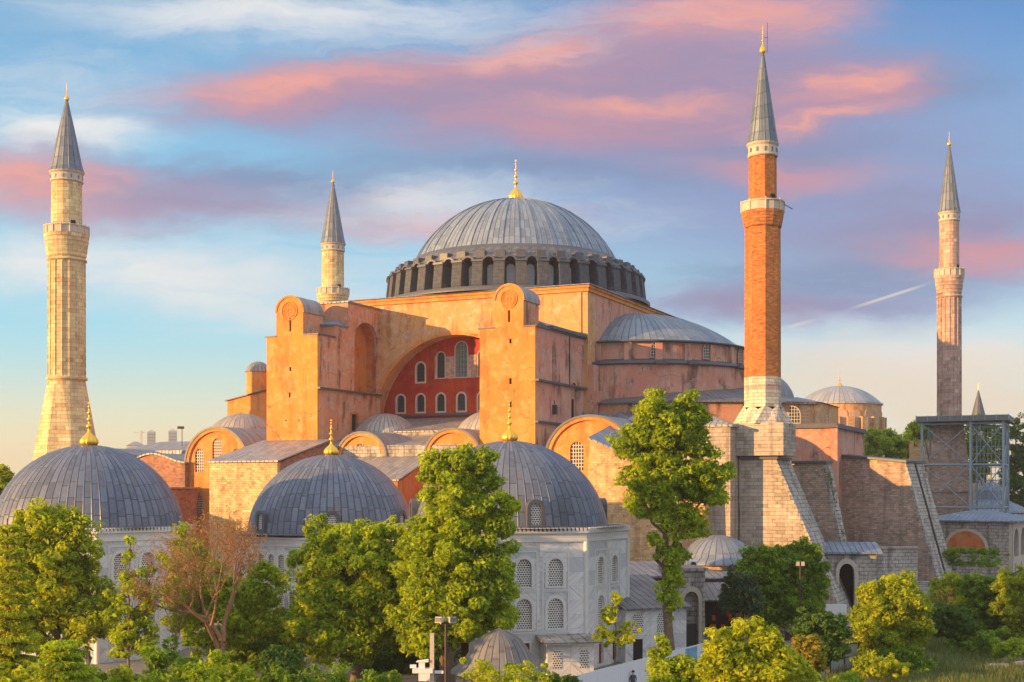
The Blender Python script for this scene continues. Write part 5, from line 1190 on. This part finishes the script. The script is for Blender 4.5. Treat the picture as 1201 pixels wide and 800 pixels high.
# drooping conifer at the far left edge
def conifer(label, px, Y, pytop, rpx, seed, matn='leaf_lime'):
    rs = np.random.RandomState(seed); k = Y/FP; X = (px-600)*k; H = CAMZ+(HZ-pytop)*k
    g = thing('cedar_tree', label, 'tree', (X, Y, 0)); b = MB(); b.tube((0, 0, -.2), (0, 0, H*.97), .28, .04, 9)
    V_, C = [], []
    for lev in range(17):
        z = H*(.1+.88*lev/17); r = rpx*k*(1-lev/18.5)*rs.uniform(.8, 1.15)
        for j in range(10):
            a = 2*pi*(j+rs.uniform(-.3, .3))/10+lev; q = Vector((r*cos(a), r*sin(a), z-.16*r+.0)); b.tube((0, 0, z), q, .05, .015, 5, cap=False)
            for s_ in np.linspace(.25, 1, 8):
                C.append([q[0]*s_+rs.normal()*.12, q[1]*s_+rs.normal()*.12, z-.16*r*s_**1.7])
    b.build('trunk', 'bark', g); C = np.array(C)
    me = leaves_mesh('crown', C, np.full(len(C), .40), 60, .17, rs, [M[matn]], .3, 2.2, .7)
    o = bpy.data.objects.new('crown', me); COL.objects.link(o); o.parent = g; return g
conifer('layered cedar with drooping sunlit branches, cut by the left edge of the picture', 8, 76, 600, 52, 21, 'leaf_gold')
conifer('low spreading cedar with flat sprays along the bottom left', 72, 62, 742, 78, 22, 'leaf_lime')

# bare reddish tree
def bare_tree(label, px, Y, py_top, halfw, seed, r0=.34, levels=6, matb='barkr', buds=True, z0=0, lean=.1, name='bare_tree'):
    rs = random.Random(seed); k = Y/FP; X = (px-600)*k; H = CAMZ+(HZ-py_top)*k-z0
    g = thing(name, label, 'tree', (X, Y, z0)); b = MB(); tips = []
    def grow(p, d_, L, r, lv):
        q = p+d_*L*.5+Vector((rs.gauss(0, .05), rs.gauss(0, .05), 0))*L; e = p+d_*L+Vector((rs.gauss(0, .08), rs.gauss(0, .08), .03))*L
        n = 8 if lv < 2 else (5 if lv < 4 else 3)
        b.tube(p, q, r, r*.86, n, cap=False); b.tube(q, e, r*.86, r*.72, n, cap=False)
        if lv >= levels: tips.append(e); return
        if lv >= 3: tips.append(q)
        nb = 3 if lv < 1 else rs.choice([2, 3, 3])
        for i in range(nb):
            ax = Vector((rs.gauss(0, 1), rs.gauss(0, 1), rs.gauss(0, .35))).normalized()
            dd = (d_+ax*rs.uniform(.55, 1.0)+Vector((0, 0, .12))).normalized()
            grow(e if i else (q+e)/2, dd, L*rs.uniform(.66, .86), r*rs.uniform(.5, .68), lv+1)
    grow(Vector((0, 0, -.2)), Vector((lean, 0, 1)).normalized(), H*.27, r0, 0)
    zs_ = [v[2] for v in b.v]; xs_ = [v[0] for v in b.v]
    sz = H/max(zs_); sx = halfw*k/((max(xs_)-min(xs_))/2)
    if sx < 3.5: b.v = [(v[0]*sx, v[1]*sx, v[2]*sz) for v in b.v]
    b.build('branches', matb, g)
    if buds:
        C = np.array([[p[0]*sx, p[1]*sx, p[2]*sz] for p in tips]); r_ = np.random.RandomState(seed)
        me = leaves_mesh('buds', C, np.full(len(C), .30), 6, .10, r_, [M['leaf_bud']], 1, 1.8, .3)
        o = bpy.data.objects.new('buds', me); COL.objects.link(o); o.parent = g
    return g
bare_tree('bare reddish-brown budding tree between the left and middle tombs', 256, 92, 592, 74, 33, .34, 7)
bare_tree('thin bare budding sapling left of the larger bare tree', 204, 91, 655, 26, 35, .13, 5)

tree('leafy_tree', 'yellow-green leafy tree tucked behind the bare tree', 250, 101, [(235, 690, 50, 42), (215, 650, 26, 36), (300, 690, 36, 30), (305, 720, 40, 34), (250, 730, 60, 34)], 210, 70, .27, 'leaf_lime', 15, .85, .2)
tree('leafy_tree', 'broad bushy rounded green tree hiding the wall of the middle tomb', 418, 98, [(415, 690, 62, 72), (375, 670, 34, 56), (445, 665, 50, 50), (425, 636, 36, 26), (400, 735, 60, 46), (470, 710, 36, 62), (372, 730, 34, 40), (390, 640, 28, 24)], 560, 95, .27, 'leaf_lime', 16, .9, .34, stems=3, rmin=.55)
tree('leafy_tree', 'tall yellow-green tree covering the left half of the nearest tomb', 520, 94, [(535, 590, 44, 66), (548, 548, 30, 32), (520, 660, 50, 60), (560, 650, 42, 62), (585, 600, 20, 36), (540, 710, 60, 44), (500, 720, 40, 50), (590, 690, 18, 46), (515, 545, 18, 18), (485, 660, 20, 50)], 620, 95, .27, 'leaf_lime', 17, .9, .42, stems=2, rmin=.5)
tree('leafy_tree', 'tall slender tree with a bare lower trunk right of the nearest tomb', 786, 103, [(772, 510, 42, 42), (800, 500, 30, 32), (745, 520, 26, 26), (820, 560, 36, 34), (775, 560, 44, 38), (835, 575, 22, 22), (800, 612, 28, 24), (755, 590, 20, 22), (765, 475, 18, 18), (812, 480, 18, 20), (790, 650, 16, 14), (787, 690, 14, 40), (770, 640, 12, 14)], 400, 85, .28, 'leaf_lime', 18, .85, .42, rmin=.4)
tree('young_tree', 'small sparse young tree with olive leaves in front of the grey marble wall', 722, 92, [(720, 745, 24, 14), (716, 722, 14, 14), (742, 738, 14, 10), (700, 742, 12, 9), (722, 705, 6, 10)], 30, 34, .22, 'leaf_gold', 19, .5, .09)
tree('leafy_tree', 'dark rounded tree at the foot of the big buttress, left of the street lamp', 905, 116, [(893, 692, 36, 38), (905, 662, 26, 24), (882, 668, 20, 22), (938, 658, 26, 26), (950, 690, 20, 34), (925, 700, 36, 34)], 330, 90, .27, 'leaf_mid', 23, .85, .28, rmin=.55)
tree('leafy_tree', 'small blue-green round tree beside the souvenir booth', 868, 110, [(866, 690, 20, 24), (880, 700, 18, 20), (858, 704, 14, 16)], 110, 75, .2, 'leaf_blue', 24, .55, .14)
tree('leafy_tree', 'nearest bright yellow-green maple with upright shoots, below the souvenir booth', 868, 70, [(885, 785, 54, 30), (852, 768, 28, 26), (898, 762, 28, 24), (866, 748, 9, 24), (915, 792, 36, 28), (836, 790, 26, 20), (884, 740, 6, 18), (850, 745, 5, 18), (905, 745, 7, 14)], 300, 70, .23, 'leaf_gold', 25, .6, .15, up=.9, stems=3)
tree('leafy_tree', 'loose pale green shrub tree in front of the white hoarding', 790, 72, [(785, 790, 30, 20), (772, 765, 14, 24), (808, 782, 22, 16), (795, 800, 40, 20)], 110, 55, .2, 'leaf_lime', 26, .5, .08, up=.9)
tree('leafy_tree', 'golden round tree lit by low sun on the grass at right', 1040, 104, [(1046, 712, 40, 34), (1026, 730, 30, 32), (1066, 727, 26, 32), (1034, 755, 34, 22), (1054, 692, 26, 20), (1022, 704, 20, 18)], 400, 95, .23, 'leaf_yel', 27, .75, .26, rmin=.55, stems=2)
for (lb, px, Y, el, mn_, sd_) in (
    ('clipped dark green tree with a bare grey trunk right of the golden tree', 1112, 114, [(1112, 725, 26, 18), (1125, 735, 20, 14), (1098, 728, 16, 16)], 'leaf_dark', 41),
    ('dense hedge-like tree directly behind the clipped dark tree', 1125, 127, [(1122, 712, 34, 36), (1100, 712, 18, 30), (1140, 704, 26, 32), (1115, 686, 20, 12)], 'leaf_gold', 42),
    ('dense hedge-like tree in the middle of the row under the lodge', 1160, 124, [(1160, 712, 30, 36), (1175, 704, 24, 32), (1150, 688, 24, 14)], 'leaf_mid', 43),
    ('dense hedge-like tree with golden top, cut by the right edge', 1196, 120, [(1195, 705, 28, 40), (1215, 700, 26, 46), (1185, 684, 18, 14)], 'leaf_yel', 44)):
    tree('leafy_tree', lb, px, Y, el, 230 if sd_ != 41 else 120, 80, .22, mn_, sd_, .65, .22, rmin=.6, group='trees in a row on the right slope')
bare_tree('small leafless bush above the clipped dark tree', 1104, 118, 682, 14, 51, .07, 4, 'bark', False)
tree('leafy_tree', 'olive leaved small tree at the foot of the near maple, right side', 948, 80, [(948, 775, 18, 18), (940, 760, 12, 12), (955, 755, 10, 10)], 70, 55, .18, 'leaf_olive', 28, .45, .08)
tree('leafy_tree', 'dark green bushy shrub beside the grey panel fence', 965, 98, [(962, 760, 28, 22), (950, 735, 22, 22), (975, 735, 18, 18)], 150, 70, .22, 'leaf_dark', 29, .6, .1)
# trees far behind
for (lb, px, Y, el, mn_, sd_, z0) in (
    ('round yellow-green tree below the distant round church', 1036, 246, [(1036, 524, 28, 22), (1055, 530, 18, 18), (1018, 522, 16, 16)], 'leaf_lime', 61, 0),
    ('green tree seen between the battlemented wall and the scaffold', 1085, 262, [(1083, 512, 22, 20), (1098, 508, 18, 16), (1070, 520, 12, 14)], 'leaf_lime', 62, 0),
    ('tree seen through the scaffold mesh', 1156, 262, [(1155, 520, 26, 34), (1140, 540, 22, 30)], 'leaf_mid', 63, 0),
    ('tall dark tree behind the right side of the scaffold', 1186, 246, [(1192, 520, 22, 36), (1200, 560, 26, 44), (1184, 570, 16, 36)], 'leaf_dark', 64, 0),
    ('green treetop at the left edge behind the leftmost dome', 2, 140, [(0, 565, 14, 26), (-8, 590, 18, 30), (6, 600, 12, 24)], 'leaf_gold', 65, 0)):
    tree('background_tree', lb, px, Y, el, 150, 60, .42 if Y > 200 else .3, mn_, sd_, 1.2 if Y > 200 else .7, .35, rmin=.6, twig=False)
# hedges, bushes, ivy
def bush(name, label, X, Y, z, L, W, H, nclump, per, leaf, matn, seed, crr=.35, rot=0.0, cat='bush', group=None, dome=True):
    rs = np.random.RandomState(seed); C = []
    while len(C) < nclump:
        p = rs.uniform(-1, 1, 3); q = p[0]**2+p[1]**2+max(0, p[2])**2 if dome else max(abs(p[0]), abs(p[1]), abs(p[2]))**2
        if .35 < q < 1 or (not dome and q > .5): C.append([p[0]*L/2, p[1]*W/2, H*.5*(p[2]+1) if not dome else H*abs(p[2])])
    C = np.array(C); C[:, :2] *= 1+.18*rs.normal(size=(len(C), 1)); C[:, 2] *= .55+.3*(np.sin(C[:, 0]*1.9+seed)*np.cos(C[:, 1]*2.3+seed) > 0)+.2*rs.rand(len(C)) if dome else 1
    me = leaves_mesh(name, C, rs.uniform(.4, 1.3, len(C))*crr, per, leaf, rs, [M[matn]])
    o = bpy.data.objects.new(name, me); COL.objects.link(o); o.location = (X, Y, z); o.rotation_euler = (0, 0, rot); tag(o, label, cat, group); return o
def bush_px(name, label, px, py, Y, wpx, H, W, *a, **k): x_, y_, z_ = at(px, py, Y); return bush(name, label, x_, y_, max(0, z_-H) if k.pop('raised', True) else 0, wpx*Y/FP, W, H, *a, **k)
bush_px('clipped_hedge', 'clipped green hedge on the terrace before the arcaded lodge', 1138, 644, 166, 58, 2.1, 2.5, 130, 60, .2, 'leaf_mid', 71, .4, R(-6), 'hedge', dome=False)
bush_px('ivy_bush', 'dark ivy bush on the terrace beside the wide buttress', 1072, 640, 171, 40, 2.6, 3, 120, 60, .22, 'leaf_dark', 72, .5, cat='bush')
bush_px('ivy', 'ivy hanging down the edge of the wide buttress face', 1076, 612, 170, 8, 5.5, 1.0, 50, 50, .2, 'leaf_dark', 73, .4, cat='ivy')
bush_px('round_bush', 'low round golden bush at the bottom edge before the flared dome', 592, 778, 66, 90, 2.6, 4, 170, 75, .15, 'leaf_gold', 74, .35)
bush_px('round_bush', 'dark low bush at the bottom edge under the broad bushy tree', 368, 780, 72, 90, 2.4, 4, 150, 70, .16, 'leaf_mid', 75, .4)
bush_px('round_bush', 'low green bush at the bottom left of the double floodlight', 440, 788, 70, 60, 2.2, 3, 110, 70, .16, 'leaf_mid', 76, .4)
bush_px('leafy_shrub', 'bright green leafy shrub under the bare tree', 262, 768, 74, 70, 3.2, 4, 130, 60, .27, 'leaf_lime', 77, .55)
bush_px('leafy_shrub', 'dark green shrub at the foot of the slim airy tree', 200, 752, 78, 60, 4.2, 4, 140, 60, .25, 'leaf_mid', 78, .55)
bush_px('leafy_shrub', 'yellow-green shrub climbing between the left trees at the bottom', 138, 765, 68, 22, 4.0, 1.6, 60, 60, .22, 'leaf_gold', 79, .4)
bush_px('leafy_shrub', 'dense dark shrub mass below the middle tomb', 312, 718, 106, 80, 5, 5, 170, 60, .3, 'leaf_mid', 80, .7)
bush_px('leafy_shrub', 'shadowy shrubs under the tall tree trunks', 480, 735, 104, 110, 3.8, 4, 170, 60, .3, 'leaf_dark', 81, .7)
bush_px('leafy_shrub', 'bright low shrub at the foot of the golden tree', 1030, 765, 96, 60, 1.6, 2.5, 80, 60, .2, 'leaf_gold', 82, .35)
for i, (px, py, Y, w_, H_, mn_, lb) in enumerate(((20, 770, 70, 50, 3.4, 'leaf_gold', 'bright golden shrub in the bottom left corner'), (95, 782, 66, 60, 2.6, 'leaf_mid', 'dark low shrub between the cedar sprays at bottom left'),
    (170, 785, 70, 60, 3.0, 'leaf_mid', 'dark green low shrub along the bottom left of the bare tree'), (228, 775, 68, 46, 3.2, 'leaf_lime', 'leafy green shrub directly left of the bright shrub under the bare tree'),
    (330, 755, 88, 44, 3.2, 'leaf_dark', 'dark shrub right of the bare tree base'), (655, 792, 70, 40, 1.6, 'leaf_dark', 'small dark shrub at the left end of the white hoarding'),
    (975, 792, 78, 60, 2.2, 'leaf_mid', 'low green shrub at the bottom edge by the grey panel fence'), (1060, 760, 102, 50, 2.2, 'leaf_mid', 'green undergrowth right of the golden tree base'), (1150, 752, 112, 70, 2.4, 'leaf_mid', 'green undergrowth in front of the tree row at right'), (1195, 748, 108, 50, 2.2, 'leaf_lime', 'pale green undergrowth at the right edge of the grass'))):
    bush_px('leafy_shrub', lb, px, py, Y, w_, H_, 3.5, 120, 60, .24, mn_, 90+i, .45)
# ivy on the narrow buttress
for k, (px, py) in enumerate(((968, 560), (973, 585), (979, 605))): pass
x_, y_, z_ = at(969, 555, 152)
rs = np.random.RandomState(5); C = np.array([[i*.09*1.0+rs.normal()*.15, 0, -i*.42] for i in range(22)])
me = leaves_mesh('ivy', C, np.full(len(C), .4), 40, .16, rs, [M['leaf_dark']]); o = bpy.data.objects.new('ivy', me); COL.objects.link(o); o.location = (x_, y_-.3, z_); tag(o, 'thin strand of ivy creeping down the narrow sloped buttress', 'ivy')
# grass on the right slope
rs = np.random.RandomState(9); n = 90000
gx, gy = rs.uniform(18, 62, n), rs.uniform(80, 128, n)
k = (gx/gy > .245) & (gx/gy < .46); gx, gy = gx[k], gy[k]; n = len(gx)
hh = rs.uniform(.25, .9, n)*(1+.5*np.sin(gx*.7)*np.cos(gy*.5)); an = rs.uniform(0, pi, n); wd = rs.uniform(.03, .07, n)
lx, ly = rs.normal(scale=.22, size=n), rs.normal(scale=.22, size=n)
B0 = np.stack([gx-wd*np.cos(an), gy-wd*np.sin(an), np.zeros(n)], 1); B1_ = np.stack([gx+wd*np.cos(an), gy+wd*np.sin(an), np.zeros(n)], 1)
T0 = np.stack([gx+lx-.01, gy+ly, hh], 1); T1_ = np.stack([gx+lx+.01, gy+ly, hh], 1)
M['grass'] = foliage('tall_grass_blades', (.09, .14, .035), (.30, .34, .12), .4)
me = fast_mesh('grass', np.stack([B0, B1_, T1_, T0], 1).reshape(-1, 3), np.arange(4*n).reshape(-1, 4), [M['grass']])
o = bpy.data.objects.new('grass', me); COL.objects.link(o); tag(o, 'tall unmown grass on the slope at right', 'grass', kind='stuff')
# ruined stones at the bottom right
random.seed(12)
def rock(px, py, w_, lb):
    x_, y_, _ = at(px, py, 15*FP/(py-HZ)); b = MB(); r_ = random.Random(px)
    lo = [(sx*w_/2*r_.uniform(.8, 1.1), sy*.45*r_.uniform(.8, 1.2), 0) for sx, sy in ((-1, -1), (1, -1), (1, 1), (-1, 1))]; hi_ = [(p[0]*r_.uniform(.75, .95), p[1]*.85, r_.uniform(.55, .85)) for p in lo]
    b.hexa(lo, hi_); o = b.build('ruin_block', 'grout', None, (x_, y_, 0), r_.uniform(-.3, .6)); tag(o, lb, 'stone block', 'loose ruin blocks in the grass')
rock(1170, 790, 2.2, 'long worn stone block in the grass, lower left of the ruin stones'); rock(1186, 782, 1.6, 'middle worn stone block of the ruin stones at lower right'); rock(1199, 786, 1.8, 'worn stone block touching the right edge of the picture')

# ------------------------------------------------------------ street things
x0, y0 = 3.0, 83.0; x1, y1 = 16.6, 104.5
L = sqrt((x1-x0)**2+(y1-y0)**2); an_ = atan2(y1-y0, x1-x0)
HO = thing('hoarding', 'long white site hoarding with blue printed panels running toward the gateway', 'hoarding', (x0, y0, 0), an_)
b = MB(); n = 10
for i in range(n): b.box(-8+i*(L+8)/n, -8+(i+1)*(L+8)/n-.02, 0, .06, 0, 2.4)
b.build('panels', plain('white_hoarding_sheet', (.66, .68, .72), .45, 0, .04, 1), HO)
b = MB()
for i in range(n+1): b.box(-8+i*(L+8)/n-.04, -8+i*(L+8)/n+.04, .062, .14, 0, 2.3)
b.build('posts', 'bar', HO)
tt = mat('blue_print'); n1 = tt.noise(tt.o, 1.4, 4); f_ = fin(tt, tt.mix(tt.rng(n1, .4, .6), (.08, .24, .48), (.22, .42, .62)), .5)
b = MB(); b.box(L-5.8, L-3.6, -.012, -.002, .15, 2.3); b.build('printed_panel', f_, HO)
b = MB()
for k, (u0, u1, z) in enumerate(((L-3.0, L-.8, 1.7), (L-3.0, L-1.2, 1.5), (L-3.0, L-.9, 1.3), (L-3.0, L-1.6, 1.1))): b.box(u0, u1, -.012, -.002, z, z+.07)
b.build('printed_lines', plain('grey_print', (.3, .33, .4), .5), HO)
# double floodlight
x_, y_, _ = at(522.5, 800, 62); zt = at(522, 730, 62)[2]
FL = thing('floodlight_pole', 'dark pole with two white floodlights in front of the tall tree', 'floodlight', (x_, y_, 0))
b = MB(); b.tube((0, 0, 0), (0, 0, zt), .09, .07, 10); b.tube((-.25, 0, zt-.1), (.25, 0, zt-.1), .05, n=6); b.build('pole', 'pole', FL)
for s_ in (-1, 1):
    b = MB(); b.hexa([(-.17, -.3, 0), (.17, -.3, 0), (.14, .16, .05), (-.14, .16, .05)], [(-.17, -.26, .3), (.17, -.26, .3), (.14, .16, .25), (-.14, .16, .25)]); b.tube((0, 0, -.08), (0, 0, .04), .05, n=6)
    q = b.build('floodlight_head', 'trim', FL, (s_*.24, -.02, zt), s_*R(25)); b = MB(); b.box(-.14, .14, -.31, -.29, .05, .26); b.build('lens', 'glassl', q)
# street lamp
x_, y_, _ = at(938, 715, 112); zt = at(938, 664, 112)[2]
SL = thing('street_lamp', 'slim street lamp with a lantern head before the dark rounded tree', 'street lamp', (x_, y_, 0))
b = MB(); b.tube((0, 0, 0), (0, 0, zt), .1, .06, 10); b.tube((0, 0, 0), (0, 0, .9), .16, .13, 10); b.tube((-.35, 0, zt), (.35, 0, zt), .04, n=6); b.build('pole', 'pole', SL)
b = MB(); b.box(-.36, -.08, -.15, .15, zt+.03, zt+.38); b.box(.08, .36, -.15, .15, zt+.03, zt+.38); b.build('lamp_head', 'trim', SL); b = MB(); b.lathe([(.0, 0), (.1, .05), (.05, .3), (0, .5)], 10); b.build('cap', 'pole', SL, (0, 0, zt+.1))
# two lanterns among the left trees
for px, lb in ((75, 'left old-fashioned garden lantern of two below the wide left tree'), (103, 'right old-fashioned garden lantern of two below the wide left tree')):
    x_, y_, _ = at(px, 770, 86); g = thing('garden_lantern', lb, 'lantern', (x_, y_, 0), 0, 'garden lanterns')
    b = MB(); b.tube((0, 0, 0), (0, 0, 2.9), .07, .05, 8); b.build('pole', 'pole', g); b = MB(); b.lathe([(.1, 2.9), (.24, 3.35), (.26, 3.4)], 6, smooth=False); b.build('glass', 'glassl', g); b = MB(); b.lathe([(.32, 3.4), (.14, 3.62), (0, 3.8)], 6, smooth=False); b.build('cap', 'pole', g)
# camera mast with red parasol
x_, y_, _ = at(500, 795, 73); 
CM = thing('camera_mast', 'white metal mast with security cameras and boxes beside the double floodlight', 'camera mast', (x_, y_, 0))
b = MB(); b.box(.18, .42, -.1, .1, 0, 6.6); b.tube((0, 0, 0), (0, 0, 4.6), .12, n=8); b.build('pole', 'trim', CM)
b = MB(); b.box(-.8, .35, -.3, .3, 4.35, 4.6); b.box(-.45, .2, -.26, .26, 3.9, 4.34); b.box(-.45, -.1, -.15, .15, 4.605, 4.95); b.hexa([(-.6, -.2, 4.96), (.1, -.2, 4.96), (.1, .2, 4.96), (-.6, .2, 4.96)], [(-.55, -.2, 5.02), (.1, -.2, 5.1), (.1, .2, 5.1), (-.55, .2, 5.02)]); b.box(-.95, -.6, -.15, .1, 4.62, 4.8); b.box(.45, .95, -.08, .08, 4.3, 4.45); b.build('camera_boxes', 'white', CM)
x_, y_, _ = at(492, 800, 71); PA = thing('parasol', 'red parasol at the bottom edge under the camera mast', 'parasol', (x_, y_, 0))
b = MB(); b.lathe([(1.15, 3.35), (.6, 3.75), (0, 4.05)], 8, smooth=False); b.build('canopy', plain('red_canvas', (.5, .03, .04), .7), PA); b = MB(); b.tube((0, 0, 0), (0, 0, 4.0), .04, n=6); b.build('pole', 'white', PA)

# vehicles
def car(name, label, X, Y, rot, col):
    g = thing(name, label, 'car', (X, Y, 0), rot)
    prof = [(-2.1, .35), (2.1, .35), (2.15, .75), (1.95, .92), (1.05, 1.0), (-1.75, 1.02), (-2.1, .85)]
    cab = [(1.05, .98), (.45, 1.42), (-1.05, 1.45), (-1.7, 1.0)]
    b = MB(); b.plate(prof, [], -.86, .86); b.plate(cab, [], -.72, .72); b.build('body', plain('car_paint', col, .25, .2, .03), g)
    b = MB(); b.plate([(.9, 1.03), (.4, 1.36), (-.2, 1.38), (-.2, 1.03)], [], -.73, .73); b.plate([(-.28, 1.03), (-.28, 1.38), (-.98, 1.38), (-1.4, 1.03)], [], -.73, .73); b.hexa([(1.06, -.62, 1.0), (1.1, -.62, .99), (1.1, .62, .99), (1.06, .62, 1.0)], [(.47, -.6, 1.4), (.5, -.6, 1.4), (.5, .6, 1.4), (.47, .6, 1.4)]); b.build('windows', 'glass', g)
    for x in (-1.3, 1.35):
        for y in (-.8, .8):
            b = MB(); b.M = Matrix.Translation((x, y, .33)) @ Matrix.Rotation(pi/2, 4, 'X'); b.lathe([(0, -.1), (.33, -.1), (.33, .1), (0, .1)], 18); q = b.build('wheel', 'bar', g)
    for y in (-.6, .6): b = MB(); b.box(2.1, 2.17, y-.18, y+.18, .62, .76); b.build('headlight', 'trim', g)
    return g
x_, y_, _ = at(113, 797, 88); car('parked_car', 'red car partly hidden by the bottom left foliage', x_, y_, R(5), (.45, .02, .03))
x_, y_, _ = at(320, 758, 112); car('parked_car', 'pale silver car glimpsed beneath the shrubs below the middle tomb', x_, y_, R(8), (.6, .62, .64))
x_, y_, _ = at(968, 752, 124); car('parked_car', 'white car behind the red stalls by the street lamp', x_, y_, R(20), (.7, .72, .75))

# people
def person(label, X, Y, rot, shirt, trousers, hair=(.03, .02, .02), stride=.0, z=0.0):
    g = thing('person', label, 'person', (X, Y, z), rot, 'people by the stalls')
    J = [(0, 0, .95, .15), (0, .0, 1.2, .14), (0, 0, 1.42, .15), (0, 0, 1.52, .06), (0, -.01, 1.6, .08), (0, -.02, 1.68, .1), (0, -.01, 1.76, .06),
         (.19, 0, 1.42, .06), (.25, .02, 1.15, .045), (.24, -.06, .92, .035), (.24, -.08, .84, .035), (-.19, 0, 1.42, .06), (-.25, .02, 1.15, .045), (-.24, -.06, .92, .035), (-.24, -.08, .84, .035),
         (.09, 0, .88, .1), (.1, -stride*.5, .5, .065), (.1, -stride, .09, .045), (.1, -stride-.16, .04, .04), (-.09, 0, .88, .1), (-.1, stride*.5, .5, .065), (-.1, stride, .09, .045), (-.1, stride-.16, .04, .04)]
    ed = [(0, 1), (1, 2), (2, 3), (3, 4), (4, 5), (5, 6), (2, 7), (7, 8), (8, 9), (9, 10), (2, 11), (11, 12), (12, 13), (13, 14), (0, 15), (15, 16), (16, 17), (17, 18), (0, 19), (19, 20), (20, 21), (21, 22)]
    me = bpy.data.meshes.new('body'); me.from_pydata([j[:3] for j in J], ed, []); o = bpy.data.objects.new('body', me); COL.objects.link(o)
    md = o.modifiers.new('skin', 'SKIN')          # adding the modifier in a script does not make the radius layer, bmesh does
    bm = bmesh.new(); bm.from_mesh(me); bm.verts.layers.skin.verify(); bm.to_mesh(me); bm.free()
    for i, j in enumerate(J): me.skin_vertices[0].data[i].radius = (j[3], j[3]*.85); me.skin_vertices[0].data[i].use_root = i == 0
    o.modifiers.new('sub', 'SUBSURF').levels = 1; o.modifiers['sub'].render_levels = 1
    dg = bpy.context.evaluated_depsgraph_get(); m2 = bpy.data.meshes.new_from_object(o.evaluated_get(dg)); o.modifiers.clear(); o.data = m2; m2.materials.clear()
    for nm, c_ in (('skin', (.45, .27, .19)), ('shirt', shirt), ('trousers', trousers)): m2.materials.append(plain('person_'+nm, c_, .8))
    for p in m2.polygons:
        c_ = p.center; p.use_smooth = True
        p.material_index = 0 if c_.z > 1.5 or (abs(c_.x) > .18 and c_.z < 1.1 and c_.z > .7) else (1 if c_.z > .93 else 2)
    o.parent = g
    b = MB(); b.lathe([(.115, 0), (.12, .06), (.09, .13), (0, .16)], 12, (0, .01, 1.68)); b.build('hair', plain('dark_hair', hair, .7), g)
    return g

x_, y_, _ = at(742, 796, 91.5); person('person in dark clothes standing before the white hoarding', x_, y_, R(200), (.05, .06, .09), (.03, .03, .04))
for i, (px, Y, sh, lb) in enumerate(((978, 124, (.04, .04, .05), 'person in black standing by the white panel right of the street lamp'), (950, 121, (.5, .06, .04), 'person in a red top by the stalls right of the street lamp'),
                                (957, 123, (.6, .6, .62), 'person in a white top between the stalls and the white panel'), (918, 120, (.1, .16, .35), 'person in a blue top in front of the orange stall'))):
    x_, y_, _ = at(px, 720, Y); person(lb, x_, y_, R(30*i), sh, (.05, .05, .07), stride=.12)
# market stalls
def stall(label, px, Y, L_, col, rot):
    x_, y_, _ = at(px, 730, Y); g = thing('market_stall', label, 'stall', (x_, y_, 0), rot, 'red stalls by the street lamp')
    b = MB(); b.box(0, L_, 0, 1.4, .75, .9); b.box(.05, L_-.05, .05, 1.3, .0, .75); b.build('counter', 'pole', g)
    b = MB()
    for x in (0.05, L_-.05):
        for y in (0, 1.4): b.tube((x, y, 0), (x, y, 2.5), .04, n=6)
    b.build('posts', 'steel', g)
    b = MB(); b.hexa([(-.2, -.4, 2.3), (L_+.2, -.4, 2.3), (L_+.2, .7, 2.8), (-.2, .7, 2.8)], [(-.2, -.4, 2.35), (L_+.2, -.4, 2.35), (L_+.2, .7, 2.85), (-.2, .7, 2.85)])
    b.hexa([(-.2, .7, 2.8), (L_+.2, .7, 2.8), (L_+.2, 1.8, 2.3), (-.2, 1.8, 2.3)], [(-.2, .7, 2.85), (L_+.2, .7, 2.85), (L_+.2, 1.8, 2.35), (-.2, 1.8, 2.35)]); b.build('awning', plain('stall_cloth', col, .8), g)
    b = MB(); r_ = random.Random(px)
    for k in range(14): x = r_.uniform(.1, L_-.3); b.box(x, x+.22, .1, .1+r_.uniform(.3, .9), .9, .9+r_.uniform(.1, .5))
    b.build('goods', plain('stall_goods', (.5, .2, .08), .7, 0, .6, 6), g)
stall('orange-red market stall left of the street lamp', 908, 124, 2.6, (.55, .10, .02), R(4))
stall('red market stall just right of the street lamp', 938, 126, 2.4, (.5, .03, .02), R(10))
# white panel and grey panel fence
x_, y_, _ = at(968, 745, 130); WP = thing('white_panel', 'plain white site panel standing under the gatehouse arch', 'panel', (x_, y_, 0), R(-3))
b = MB(); b.box(0, 2.1, 0, .06, .2, 3.0); b.box(0, .05, .062, .3, 0, 2.9); b.box(2.05, 2.1, .062, .3, 0, 2.9); b.build('sheet', 'white', WP)
x_, y_, _ = at(973, 782, 102); GF = thing('panel_fence', 'grey panel fence on a dark steel frame left of the golden tree', 'fence', (x_, y_, 0), R(28))
b = MB()
for i in range(4): b.box(i*1.5+.05, i*1.5+1.45, 0, .03, .25, 2.3)
b.build('panels', plain('grey_fence_sheet', (.34, .36, .38), .6), GF)
b = MB()
for i in range(5): b.box(i*1.5-.05, i*1.5+.05, -.06, -.002, 0, 2.45)
for z in (.2, 1.25, 2.3): b.box(-.05, 6.05, -.1, -.062, z-.04, z+.04)
b.build('frame', 'pole', GF)
# ------------------------------------------------------------ evening haze
if True:
    b = MB(); b.box(-3400, 3400, -60, 3700, -1.5, 110)
    hm = bpy.data.materials.new('haze'); hm.use_nodes = True; nt = hm.node_tree; nt.nodes.clear()
    out = nt.nodes.new('ShaderNodeOutputMaterial'); pv = nt.nodes.new('ShaderNodeVolumePrincipled')
    pv.inputs['Color'].default_value = (.95, .93, .9, 1); pv.inputs['Density'].default_value = .00022; pv.inputs['Anisotropy'].default_value = .3
    nt.links.new(pv.outputs[0], out.inputs[1]); o = b.build('haze', hm); tag(o, kind='stuff')
